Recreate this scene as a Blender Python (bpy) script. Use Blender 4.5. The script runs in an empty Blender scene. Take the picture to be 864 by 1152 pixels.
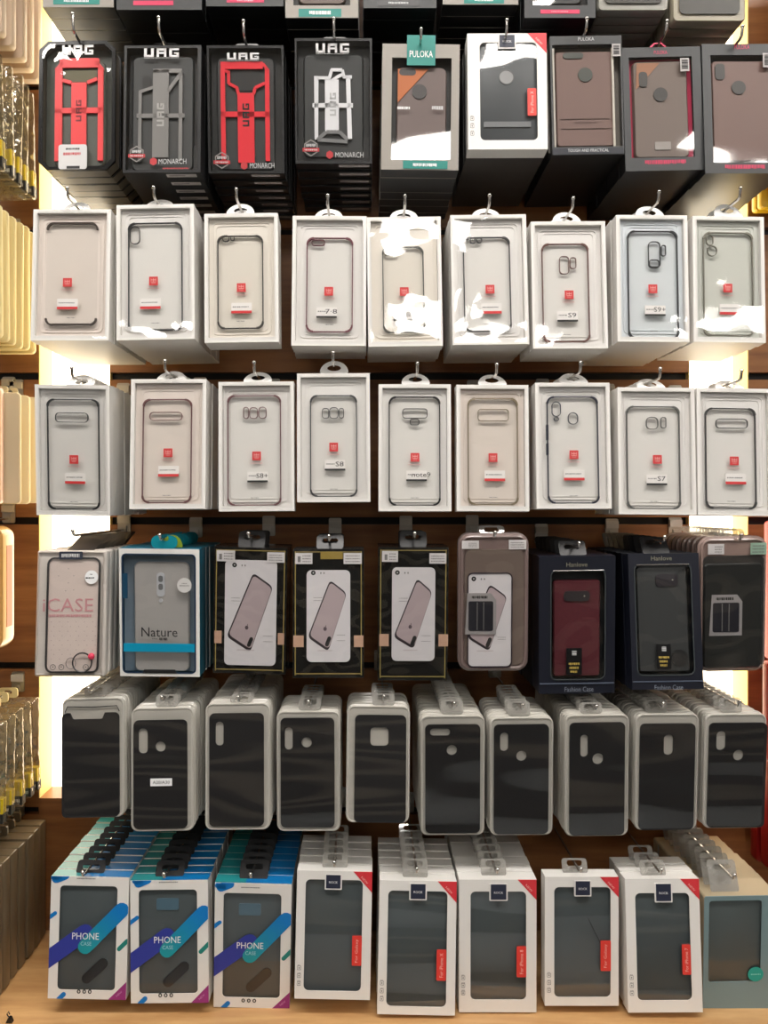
import bpy, math, random
from mathutils import Vector, Matrix
from mathutils.geometry import tessellate_polygon
random.seed(7)
C = bpy.context.scene.collection
F, CX, CY, CAMZ = 909.0, 410.0, 565.0, 1.45
WALL = 0.208
ZF = 1.01                      # distance of the front packages from the lens
COUNTER = CAMZ - 0.640

# ------------------------------------------------------------------ materials
def lin(c):
    return tuple(((v/255)/12.92 if v/255 <= .04045 else ((v/255+.055)/1.055)**2.4) for v in c)
MATS = {}
def mat(name, rgb=(128,128,128), rough=.5, metal=0, bump=0, bscale=60, emis=None, estr=0, coat=0, spec=.5, noise=0, nscale=40):
    if name in MATS: return MATS[name]
    m = bpy.data.materials.new(name); m.use_nodes = True
    nt = m.node_tree; b = nt.nodes['Principled BSDF']
    b.inputs['Base Color'].default_value = (*lin(rgb), 1)
    b.inputs['Roughness'].default_value = rough
    b.inputs['Metallic'].default_value = metal
    b.inputs['Coat Weight'].default_value = coat
    b.inputs['Coat Roughness'].default_value = .06
    b.inputs['Specular IOR Level'].default_value = spec
    if emis:
        b.inputs['Emission Color'].default_value = (*lin(emis), 1); b.inputs['Emission Strength'].default_value = estr
    tc = nt.nodes.new('ShaderNodeTexCoord')
    if noise:
        n = nt.nodes.new('ShaderNodeTexNoise'); n.inputs['Scale'].default_value = nscale; n.inputs['Detail'].default_value = 3
        r = nt.nodes.new('ShaderNodeValToRGB')
        c = lin(rgb)
        r.color_ramp.elements[0].color = (*[v*(1-noise) for v in c], 1); r.color_ramp.elements[1].color = (*[min(1, v*(1+noise)) for v in c], 1)
        nt.links.new(tc.outputs['Object'], n.inputs['Vector']); nt.links.new(n.outputs['Fac'], r.inputs['Fac']); nt.links.new(r.outputs['Color'], b.inputs['Base Color'])
    if bump:
        n = nt.nodes.new('ShaderNodeTexNoise'); n.inputs['Scale'].default_value = bscale
        bp = nt.nodes.new('ShaderNodeBump'); bp.inputs['Strength'].default_value = bump; bp.inputs['Distance'].default_value = .002
        nt.links.new(tc.outputs['Object'], n.inputs['Vector']); nt.links.new(n.outputs['Fac'], bp.inputs['Height']); nt.links.new(bp.outputs['Normal'], b.inputs['Normal'])
    MATS[name] = m
    return m
def film(name, tint=(252,252,252), refl=.06, rough=.03, bump=.2, bscale=25, mapscale=(1,1,1), dist=.004, haze=0, hz=(200,200,200), detail=1):
    """thin clear plastic: lets light through, mirrors a little, waves gently; haze = milky share"""
    if name in MATS: return MATS[name]
    m = bpy.data.materials.new(name); m.use_nodes = True
    nt = m.node_tree; nt.nodes.clear()
    N = nt.nodes.new; L = nt.links.new
    out = N('ShaderNodeOutputMaterial'); mix = N('ShaderNodeMixShader'); tr = N('ShaderNodeBsdfTransparent'); gl = N('ShaderNodeBsdfGlossy')
    tr.inputs['Color'].default_value = (*lin(tint), 1); gl.inputs['Roughness'].default_value = rough
    fr = N('ShaderNodeLayerWeight'); fr.inputs['Blend'].default_value = .25
    mr = N('ShaderNodeMapRange'); mr.inputs['To Min'].default_value = refl; mr.inputs['To Max'].default_value = .42
    L(fr.outputs['Facing'], mr.inputs['Value']); 
    pw = N('ShaderNodeMath'); pw.operation = 'POWER'; pw.inputs[1].default_value = 4
    L(fr.outputs['Facing'], pw.inputs[0]); L(pw.outputs[0], mr.inputs['Value'])
    L(mr.outputs['Result'], mix.inputs['Fac'])
    base = tr
    if haze:
        df = N('ShaderNodeBsdfDiffuse'); df.inputs['Color'].default_value = (*lin(hz), 1)
        mh = N('ShaderNodeMixShader'); mh.inputs['Fac'].default_value = haze
        L(tr.outputs[0], mh.inputs[1]); L(df.outputs[0], mh.inputs[2]); base = mh
    L(base.outputs[0], mix.inputs[1]); L(gl.outputs[0], mix.inputs[2]); L(mix.outputs[0], out.inputs['Surface'])
    if bump:
        tc = N('ShaderNodeTexCoord'); oi = N('ShaderNodeObjectInfo'); mp = N('ShaderNodeMapping'); mp.inputs['Scale'].default_value = mapscale
        ad = N('ShaderNodeVectorMath'); ad.operation = 'ADD'
        L(tc.outputs['Object'], mp.inputs['Vector']); L(mp.outputs[0], ad.inputs[0])
        cb = N('ShaderNodeCombineXYZ'); ml = N('ShaderNodeMath'); ml.operation = 'MULTIPLY'; ml.inputs[1].default_value = 7
        L(oi.outputs['Random'], ml.inputs[0]); L(ml.outputs[0], cb.inputs[0]); L(ml.outputs[0], cb.inputs[1]); L(cb.outputs[0], ad.inputs[1])
        n = N('ShaderNodeTexNoise'); n.inputs['Scale'].default_value = bscale; n.inputs['Detail'].default_value = detail
        bp = N('ShaderNodeBump'); bp.inputs['Strength'].default_value = bump; bp.inputs['Distance'].default_value = dist
        L(ad.outputs[0], n.inputs['Vector']); L(n.outputs['Fac'], bp.inputs['Height']); L(bp.outputs['Normal'], gl.inputs['Normal'])
    MATS[name] = m
    return m
def wood(name, c1, c2, scale=(1.2,1,14), rough=.42):
    if name in MATS: return MATS[name]
    m = bpy.data.materials.new(name); m.use_nodes = True
    nt = m.node_tree; b = nt.nodes['Principled BSDF']; N = nt.nodes.new; L = nt.links.new
    tc = N('ShaderNodeTexCoord'); mp = N('ShaderNodeMapping'); mp.inputs['Scale'].default_value = scale
    n = N('ShaderNodeTexNoise'); n.inputs['Scale'].default_value = 6; n.inputs['Detail'].default_value = 6; n.inputs['Roughness'].default_value = .6
    r = N('ShaderNodeValToRGB'); r.color_ramp.elements[0].position = .35; r.color_ramp.elements[1].position = .68
    r.color_ramp.elements[0].color = (*lin(c1), 1); r.color_ramp.elements[1].color = (*lin(c2), 1)
    L(tc.outputs['Object'], mp.inputs['Vector']); L(mp.outputs[0], n.inputs['Vector']); L(n.outputs['Fac'], r.inputs['Fac']); L(r.outputs['Color'], b.inputs['Base Color'])
    b.inputs['Roughness'].default_value = rough
    MATS[name] = m
    return m
WHITE = mat('white card', (232,229,224), .45)
TRAYW = mat('white inner tray', (234,231,227), .4)
MILK = mat('milky plastic tray', (190,186,177), .32, coat=.3)
MILK2 = mat('milky plastic back', (190,186,178), .4)
BLACKC = mat('black silicone', (25,24,25), .6)
GREYC = mat('dark grey soft case', (80,88,90), .55)
BLK = mat('black card', (30,30,31), .45)
BLKG = mat('gloss black plastic', (22,22,23), .2)
INK = mat('black ink', (25,25,25), .6)
INKG = mat('grey ink', (120,118,116), .6)
RED = mat('red print', (214,50,52), .5)
REDT = mat('red tag', (222,62,52), .45)
WINK = mat('white print', (240,240,240), .5)
NAVY = mat('navy print', (38,42,66), .45)
NAVYB = mat('navy box card', (21,24,36), .4)
TEAL = mat('teal card', (20,128,118), .5)
CHROME = mat('chrome', (215,212,208), .22, 1)
STEEL = mat('bracket steel', (190,185,175), .35, 1)
DARKM = mat('dark metal', (28,26,25), .45, .3)
PINK = mat('pink trim', (205,50,90), .5)
FILM = film('clear film', refl=.07, bump=.28, bscale=20)
FILMW = film('wavy film', refl=.13, bump=.8, bscale=5.5, mapscale=(.55,1,3.4), rough=.06, dist=.007, detail=0)
FILMF = film('flat clear film', refl=.07, bump=.12, bscale=10)
CLEAR = film('clear hard plastic', tint=(245,245,243), refl=.10, bump=.1, haze=.06, hz=(230,230,230))
CLEART = film('clear hang tab plastic', tint=(240,240,238), refl=.12, bump=.1, haze=.35, hz=(195,192,186))
CASEC = film('transparent phone case', tint=(250,250,249), refl=.03, bump=.15, bscale=14)

# ------------------------------------------------------------------ mesh builder
def rect(x0, x1, z0, z1): return [(x0,z0),(x1,z0),(x1,z1),(x0,z1)]
def rrect(x0, x1, z0, z1, r, n=5):
    r = max(1e-5, min(r, (x1-x0)/2-1e-6, (z1-z0)/2-1e-6)); o = []
    for cx, cz, a0 in ((x1-r,z0+r,-90),(x1-r,z1-r,0),(x0+r,z1-r,90),(x0+r,z0+r,180)):
        for i in range(n+1):
            a = math.radians(a0+90*i/n); o.append((cx+r*math.cos(a), cz+r*math.sin(a)))
    return o
def cham(x0, x1, z0, z1, c): return [(x0+c,z0),(x1-c,z0),(x1,z0+c),(x1,z1-c),(x1-c,z1),(x0+c,z1),(x0,z1-c),(x0,z0+c)]
def ell(cx, cz, rx, rz, n=18): return [(cx+rx*math.cos(2*math.pi*i/n), cz+rz*math.sin(2*math.pi*i/n)) for i in range(n)]
def band(p, q, w, n=6, cap0=True, cap1=True):
    """capsule outline from p to q, half-width w"""
    a = math.atan2(q[1]-p[1], q[0]-p[0]); o = []
    if cap1: o += [(q[0]+w*math.cos(a+t), q[1]+w*math.sin(a+t)) for t in [-math.pi/2+math.pi*i/n for i in range(n+1)]]
    else: o += [(q[0]+w*math.cos(a+t), q[1]+w*math.sin(a+t)) for t in (-math.pi/2, math.pi/2)]
    if cap0: o += [(p[0]+w*math.cos(a+t), p[1]+w*math.sin(a+t)) for t in [math.pi/2+math.pi*i/n for i in range(n+1)]]
    else: o += [(p[0]+w*math.cos(a+t), p[1]+w*math.sin(a+t)) for t in (math.pi/2, -math.pi/2)]
    return o
def clip(poly, x0, x1, z0, z1):
    """clip a convex polygon to a rectangle"""
    def cut(ps, f, g):
        o = []
        for i in range(len(ps)):
            a, b = ps[i-1], ps[i]; fa, fb = f(a), f(b)
            if (fa >= 0) != (fb >= 0):
                t = fa/(fa-fb); o.append((a[0]+(b[0]-a[0])*t, a[1]+(b[1]-a[1])*t))
            if fb >= 0: o.append(b)
        return o
    for f in (lambda p: p[0]-x0, lambda p: x1-p[0], lambda p: p[1]-z0, lambda p: z1-p[1]):
        poly = cut(poly, f, None)
        if len(poly) < 3: return []
    return poly
_txt = {}
def text_geo(s):
    if s not in _txt:
        cu = bpy.data.curves.new('lettering', 'FONT'); cu.body = s; cu.align_x = 'CENTER'; cu.resolution_u = 2
        o = bpy.data.objects.new('lettering', cu); me = bpy.data.meshes.new_from_object(o)
        v = [tuple(p.co) for p in me.vertices]; f = [tuple(p.vertices) for p in me.polygons]
        bpy.data.objects.remove(o); bpy.data.curves.remove(cu); bpy.data.meshes.remove(me)
        xs = [p[0] for p in v]; ys = [p[1] for p in v]
        cx, cy, w, h = (min(xs)+max(xs))/2, (min(ys)+max(ys))/2, max(xs)-min(xs), max(ys)-min(ys)
        _txt[s] = ([((p[0]-cx)/w, (p[1]-cy)/h) for p in v], f, w/h)
    return _txt[s]
class MB:
    def __init__(s): s.v=[]; s.f=[]; s.m=[]; s.mats=[]
    def mi(s, m):
        if m not in s.mats: s.mats.append(m)
        return s.mats.index(m)
    def face(s, idx, m): s.f.append(tuple(idx)); s.m.append(s.mi(m))
    def solid(s, loops, y0, y1, m, ms=None, f=None):
        """outline (first loop) with holes (others) in the x-z plane, extruded from y0 (front) to y1"""
        if not loops or len(loops[0]) < 3: return s
        f = f or (lambda x, y, z: (x, y, z)); ms = ms or m
        tris = tessellate_polygon([[Vector((p[0], p[1], 0)) for p in lp] for lp in loops])
        pts = [p for lp in loops for p in lp]; b = len(s.v); n = len(pts)
        s.v += [f(p[0], y0, p[1]) for p in pts] + [f(p[0], y1, p[1]) for p in pts]
        for t in tris:
            a, c, d = (pts[i] for i in t)
            ar = (c[0]-a[0])*(d[1]-a[1])-(c[1]-a[1])*(d[0]-a[0])
            if abs(ar) < 1e-14: continue
            t = t if ar > 0 else t[::-1]
            s.face([b+i for i in t], m); s.face([b+n+i for i in t[::-1]], m)
        k = 0
        for lp in loops:
            ar = sum(lp[i-1][0]*lp[i][1]-lp[i][0]*lp[i-1][1] for i in range(len(lp)))
            outer = lp is loops[0]
            for i in range(len(lp)):
                j = (i+1) % len(lp); q = [b+k+i, b+n+k+i, b+n+k+j, b+k+j]
                if (ar > 0) != outer: q = q[::-1]
                s.face(q[::1], ms)
            k += len(lp)
        return s
    def flat(s, loop, y, m):
        b = len(s.v); s.v += [(p[0], y, p[1]) for p in loop]; s.face(range(b, b+len(loop)), m); return s
    def box(s, x0, x1, y0, y1, z0, z1, m): return s.solid([rect(x0,x1,z0,z1)], y0, y1, m)
    def loft(s, x0, x1, z0, z1, r, prof, m, mf=None, cap0=True, cap1=True):
        """rounded-rectangle rings (y, inset) joined front to back"""
        rings = []
        for y, ins in prof:
            lp = rrect(x0+ins, x1-ins, z0+ins, z1-ins, max(r-ins, .0006)); rings.append(len(s.v)); s.v += [(p[0], y, p[1]) for p in lp]
        n = len(lp)
        for a, b in zip(rings, rings[1:]):
            for i in range(n):
                j = (i+1) % n; s.face([a+i, b+i, b+j, a+j], m)
        if cap0: s.face(range(rings[0], rings[0]+n), mf or m)
        if cap1: s.face(list(range(rings[-1], rings[-1]+n))[::-1], m)
        return s
    def tube(s, pts, r, m, n=8, closed=False):
        pts = [Vector(p) for p in pts]; rr = r if isinstance(r, (list, tuple)) else [r]*len(pts); rings = []
        up = Vector((.3,.2,.9)).normalized()
        for i, p in enumerate(pts):
            d = (pts[(i+1) % len(pts)]-pts[i-1]) if closed else (pts[min(i+1, len(pts)-1)]-pts[max(i-1, 0)])
            d.normalize(); a = d.cross(up); 
            if a.length < 1e-3: a = d.cross(Vector((1,0,0)))
            a.normalize(); c = d.cross(a); up = up-d*up.dot(d); up = up.normalized() if up.length > 1e-3 else c
            rings.append(len(s.v)); s.v += [tuple(p+(a*math.cos(2*math.pi*k/n)+c*math.sin(2*math.pi*k/n))*rr[i]) for k in range(n)]
        m_ = list(zip(rings, rings[1:]))+([(rings[-1], rings[0])] if closed else [])
        for a, b in m_:
            for k in range(n): j = (k+1) % n; s.face([a+k, a+j, b+j, b+k], m)
        if not closed: s.face(list(range(rings[0], rings[0]+n))[::-1], m); s.face(range(rings[-1], rings[-1]+n), m)
        return s
    def ball(s, c, r, m, n=10):
        rings = []
        for i in range(1, 6):
            a = math.pi*i/6; rings.append(len(s.v)); s.v += [(c[0]+r*math.sin(a)*math.cos(2*math.pi*k/n), c[1]+r*math.sin(a)*math.sin(2*math.pi*k/n), c[2]+r*math.cos(a)) for k in range(n)]
        t = len(s.v); s.v += [(c[0],c[1],c[2]+r), (c[0],c[1],c[2]-r)]
        for k in range(n):
            j = (k+1) % n; s.face([t, rings[0]+k, rings[0]+j], m); s.face([t+1, rings[-1]+j, rings[-1]+k], m)
            for a, b in zip(rings, rings[1:]): s.face([a+k, b+k, b+j, a+j], m)
        return s
    def text(s, t, cx, cz, w, h, y, m, rot=0):
        v, f, asp = text_geo(t); b = len(s.v); ca, sa = math.cos(rot), math.sin(rot)
        s.v += [(cx+p[0]*w*ca-p[1]*h*sa, y, cz+p[0]*w*sa+p[1]*h*ca) for p in v]
        for q in f: s.face([b+i for i in q], m)
        return s
    def strokes(s, x0, x1, z0, z1, y, m, seed=0, n=None, vert=False):
        """small print too fine to read: a run of short marks"""
        R = random.Random(seed); L = (z1-z0) if vert else (x1-x0); t = 0; st = .0011
        while t < L-.0006:
            w = R.uniform(.0006, .0018); w = min(w, L-t)
            if vert: s.flat(rect(x0, x1, z1-t-w, z1-t), y, m)
            else: s.flat(rect(x0+t, x0+t+w, z0+R.choice((0,0,.15))*(z1-z0), z1), y, m)
            t += w+R.uniform(.0004, .0008)
        return s
    def build(s, name, parent=None, smooth=False):
        me = bpy.data.meshes.new(name); me.from_pydata([tuple(v) for v in s.v], [], s.f)
        for m in s.mats: me.materials.append(m)
        me.polygons.foreach_set('material_index', s.m)
        if smooth:
            me.polygons.foreach_set('use_smooth', [True]*len(me.polygons)); me.set_sharp_from_angle(angle=math.radians(40))
        me.update(); o = bpy.data.objects.new(name, me); C.objects.link(o)
        if parent: o.parent = parent
        return o
def empty(name, M):
    o = bpy.data.objects.new(name, None); C.objects.link(o); o.matrix_world = M; o.empty_display_size = .02; return o
def tag(o, label, cat, group=None):
    o['label'] = label; o['category'] = cat
    if group: o['group'] = group
    return o
def struct(o): o['kind'] = 'structure'; return o
def unp(px, py, Z): return Vector(((px-CX)/F*Z, Z-1, CAMZ+(CY-py)/F*Z))

# ------------------------------------------------------------------ package pose
class Pk:
    """pose and size of one front package from the measured corners tl, tr, br, bl"""
    def __init__(s, q, T, Z=ZF):
        tl, tr, br, bl = q; s.q = q; s.T = T
        wt, wb = tr[0]-tl[0], br[0]-bl[0]
        Zb = max(Z-.010, min(Z+.012, Z*wt/wb))
        Pt = unp((tl[0]+tr[0])/2, (tl[1]+tr[1])/2, Z); Pb = unp((bl[0]+br[0])/2, (bl[1]+br[1])/2, Zb)
        d = Pt-Pb; s.H = d.length; u = d.normalized(); s.W = (wt*Z+wb*Zb)/2/F
        e = -(math.atan2(tr[1]-tl[1], wt)+math.atan2(br[1]-bl[1], wb))/2
        r = (e-math.atan2(u.x, u.z))/2; c = math.sqrt(1-u.y**2)
        x = Vector((math.cos(r), 0, math.sin(r))); z = Vector((-math.sin(r)*c, u.y, math.cos(r)*c)); y = z.cross(x)
        o = (Pt+Pb)/2-z*s.H/2
        s.M = Matrix(((x.x,y.x,z.x,o.x),(x.y,y.y,z.y,o.y),(x.z,y.z,z.z,o.z),(0,0,0,1)))
    def p(s, px, py):
        tl, tr, br, bl = s.q; v = (py-(tl[1]+tr[1])/2)/((bl[1]+br[1])/2-(tl[1]+tr[1])/2)
        a = tl[0]+(bl[0]-tl[0])*v; b = tr[0]+(br[0]-tr[0])*v
        return ((px-a)/(b-a)-.5)*s.W, (1-v)*s.H
    def r(s, x0, y0, x1, y1):
        """photo rectangle -> local x0, x1, z0, z1"""
        m = (x0+x1)/2; n = (y0+y1)/2
        return s.p(x0, n)[0], s.p(x1, n)[0], s.p(m, y1)[1], s.p(m, y0)[1]
K = 1.11e-3        # one photo pixel at the front packages, in metres

# ------------------------------------------------------------------ hang tabs
def tab(pk, root, hook, style, m=None, w=.033, lean=35):
    """hook = world point the prong runs through; the tab's slot sits round it"""
    T, H = pk.T, pk.H
    l = pk.M.inverted() @ Vector((hook.x, pk.M.translation.y, hook.z)); hx, hz = l.x, max(l.z-H, .004)
    mb = MB(); m = m or WHITE
    th = math.radians(lean); yb = T*.5
    fm = lambda x, y, z: (x, yb+y+z*math.sin(th), H-.0008+z*math.cos(th))
    lc = hz/math.cos(th); hw = .0045 if style != 'slim' else .004
    if style == 'ring':
        top = lc+.0132; o = [(hx-w*.36, 0), (hx+w*.36, 0)]+[(hx+w/2*math.cos(a), lc*.45+(top-lc*.45)*math.sin(a)) for a in [math.pi*i/14 for i in range(15)]]
        mb.solid([o, ell(hx, lc, w*.24, .0052)], 0, .0008, m, f=fm)
    elif style == 'card':
        top = lc+(.0085 if w > .0335 else .0055); o = rrect(hx-w/2, hx+w/2, 0, top, .004)
        mb.solid([o, rrect(hx-w*.3, hx+w*.3, lc-.0034, lc+.0034, .003)], 0, .0007, m, f=fm)
    elif style == 'loop':
        top = lc+.004; o = [(hx-w/2, 0), (hx+w/2, 0), (hx+w/2, .002), (hx+.005, top), (hx-.005, top), (hx-w/2, .002)]
        i = [(hx-w/2+.004, .0016), (hx+w/2-.004, .0016), (hx+.0038, top-.0016), (hx-.0038, top-.0016)]
        mb.solid([o, i], 0, .0012, m, f=fm)
    return mb.build('hang_tab', root)

# ------------------------------------------------------------------ hooks
def hook(hp, tipz, stack_desc, group='chrome prong hooks on the slat wall', wall=WALL):
    """hp = world point on the prong at its front end"""
    M = Matrix.Translation((hp.x, wall, hp.z)); o = empty('display_hook', M)
    L = wall-hp.y
    b = MB(); b.solid([rrect(-.0095, .0095, -.006, .024, .0025)], -.0025, -.0005, STEEL); b.box(-.009, .009, -.0065, -.0025, .010, .020, mat('label slot', (200,195,185), .5)); b.box(-.004,.004,-.006,-.0025,-.005,.006,STEEL)
    b.build('bracket', o)
    up = max(tipz-hp.z, .003); k = min(.006, up)
    pts = [(0,-.003,0), (0,-L*.5,0), (0,-L+k,0), (0,-L+k*.3,k*.3), (0,-L,k)]
    if up > k: pts.append((0, -L-.0008, up))
    MB().tube(pts, .0017, CHROME, 8).build('prong', o, True)
    MB().ball((0, pts[-1][1], pts[-1][2]), .0025, CHROME).build('ball_tip', o, True)
    return tag(o, 'chrome prong hook holding '+stack_desc, 'hook', None)

ORD = 'first second third fourth fifth sixth seventh eighth ninth tenth eleventh twelfth thirteenth fourteenth'.split()
def stack(root, pk, n, desc, group, rear=('box_shell','hang_tab','tray_shell'), extra=None, gap=.0006, jit=.0008, maxy=WALL-.010):
    """copies behind the front package along its hook; desc <= 9 words"""
    kids = [c for c in root.children if c.name.split('.')[0] in rear] if not extra else extra
    R = random.Random(desc); root['group'] = group
    for k in range(1, n):
        y = k*(pk.T+gap)
        if pk.M.translation.y+y+pk.T > maxy: break
        o = root.copy(); C.objects.link(o)
        o.matrix_world = Matrix.Translation((R.uniform(-jit, jit), y, R.uniform(-jit, jit)*.6)) @ root.matrix_world
        o['label'] = f'{desc}, {ORD[k]} from the front on its hook'
        for c in kids:
            d = c.copy(); C.objects.link(d); d.parent = o; d.matrix_parent_inverse = c.matrix_parent_inverse
    if extra:
        for c in extra: bpy.data.objects.remove(c)
HP = {}
def hang(tip, up):
    t = unp(tip[0], tip[1], ZF-.016); return Vector((t.x, t.y, t.z-up)), t.z
# ------------------------------------------------------------------ setting
def X(px, Z): return (px-CX)/F*Z
def Zh(py, Z): return CAMZ+(CY-py)/F*Z
ZW = 1+WALL
SL0, SL1 = X(43.5, ZW), X(124, ZW)          # bright strip beside the left bay
SR0, SR1 = X(775, ZW), X(842, ZW)
WOOD = wood('brown laminate wall', (124,80,47), (152,103,61))
WOODC = wood('pale counter laminate', (188,142,92), (212,170,118), scale=(1.5,9,1), rough=.35)
STRIPB = Zh(898, ZW)
GV = [Zh(423+k*163, ZW) for k in (-4,-3,-2,-1,0,1,2,3)]      # groove heights
def wall_panel(name, x0, x1):
    b = MB(); top = 2.75; zs = sorted([g for g in GV]); lo = COUNTER-.001; h = .0055
    for g in zs:
        if g-h > lo: b.box(x0, x1, WALL, WALL+.05, lo, g-h, WOOD); lo = g+h
    b.box(x0, x1, WALL, WALL+.05, lo, top, WOOD)
    b.box(x0, x1, WALL+.012, WALL+.045, COUNTER, top, DARKM)
    return struct(b.build(name))
wall_panel('wall_left', -1.5, SL0)
wall_panel('wall_back', SL1, SR0)
wall_panel('wall_right', SR1, 1.7)
LINER = mat('cream recess side', (250,226,150), .6)
GLOW = mat('glowing diffuser', (255,250,235), .5, emis=(255,244,222), estr=4.2)
for i, (a, c) in enumerate(((SL0, SL1), (SR0, SR1))):
    b = MB(); b.box(a, c, WALL, WALL+.05, COUNTER, STRIPB, WOOD); struct(b.build('trim_%d' % (i+1)))
    t = empty('light_strip', Matrix.Translation(((a+c)/2, WALL+.05, STRIPB)))
    w = (c-a)/2; b = MB(); b.box(-w, w, 0, .004, 0, 1.2, GLOW); b.build('diffuser', t)
    b = MB(); b.box(-w, -w+.0012, -.0495, -.0002, 0, 1.2, LINER); b.box(w-.0012, w, -.0495, -.0002, 0, 1.2, LINER); b.build('recess_side', t)
    tag(t, 'tall glowing white light strip behind the '+('packages beside the cable bags' if i == 0 else 'packages beside the red boxes'), 'light')
b = MB(); b.box(-1.5, 1.7, -.06, WALL+.05, COUNTER-.03, COUNTER, WOODC); b.box(-1.5, 1.7, -.05, WALL+.05, 0.0, COUNTER-.03, WOOD)
o = b.build('display_counter'); tag(o, 'pale wood counter ledge under the hanging packages', 'counter')
FLOORM = mat('floor tile', (158,164,166), .35, noise=.06, nscale=3)
b = MB(); b.box(-4, 4, -6, .3, -.05, 0, FLOORM); struct(b.build('floor'))
CEIL = mat('ceiling paint', (214,208,198), .8)
b = MB(); b.box(-4, 4, -6, .3, 2.75, 2.8, CEIL); struct(b.build('ceiling'))
# the aisle behind the camera, seen only as reflections in the plastic windows
GD = mat('dark shelving', (30,28,27), .6); GL = mat('shelf edge', (150,140,125), .5)
b = MB(); b.box(-3.5, 3.5, -2.3, -1.95, 0, 1.45, GD)
for z in (.30, .48, .66, .84, 1.02, 1.2, 1.38): b.box(-3.5, 3.5, -1.95, -1.80, z, z+.045, GL)
struct(b.build('partition'))
LAMP = mat('lamp diffuser', (255,255,255), .5, emis=(255,250,244), estr=21)
k = 0
for (x, y, w, d) in ((-1.0,-.72,.6,.34), (0,-.72,.6,.34), (1.0,-.72,.6,.34), (.40,-1.08,.2,.12), (.22,-1.96,.34,.2), (1.22,-1.6,.3,.26), (.28,-2.9,.4,.3), (-1.25,-3.5,.5,.4), (.75,-3.3,.5,.35), (1.9,-2.9,.5,.4)):
    t = empty('ceiling_light', Matrix.Translation((x, y, 2.75)))
    b = MB(); b.box(-w/2, w/2, -d/2, d/2, -.018, -.012, LAMP); b.build('diffuser', t)
    b = MB(); b.box(-w/2-.02, w/2+.02, -d/2-.02, d/2+.02, -.011, -.0005, WHITE); b.build('housing', t)
    tag(t, 'long white ceiling panel light over the shop aisle', 'ceiling light', 'ceiling panel lights over the aisle')
wd = bpy.data.worlds.new('shop ambience'); bpy.context.scene.world = wd; wd.use_nodes = True
wd.node_tree.nodes['Background'].inputs[0].default_value = (1, .96, .91, 1); wd.node_tree.nodes['Background'].inputs[1].default_value = .28
cam = bpy.data.cameras.new('camera'); co = bpy.data.objects.new('camera', cam); C.objects.link(co)
co.location = (0, -1, CAMZ); co.rotation_euler = (math.pi/2, 0, 0)
cam.sensor_fit = 'VERTICAL'; cam.sensor_height = 36; cam.lens = F/1152*36; cam.shift_x = 22/1152; cam.shift_y = -11/1152; cam.clip_start = .02
bpy.context.scene.camera = co
vs = bpy.context.scene.view_settings; vs.view_transform = 'Standard'; vs.look = 'None'; vs.gamma = 1; vs.use_curve_mapping = False; vs.exposure = .08
bpy.context.scene.cycles.transparent_max_bounces = 24; bpy.context.scene.cycles.max_bounces = 6; bpy.context.scene.cycles.sample_clamp_indirect = 4

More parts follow.
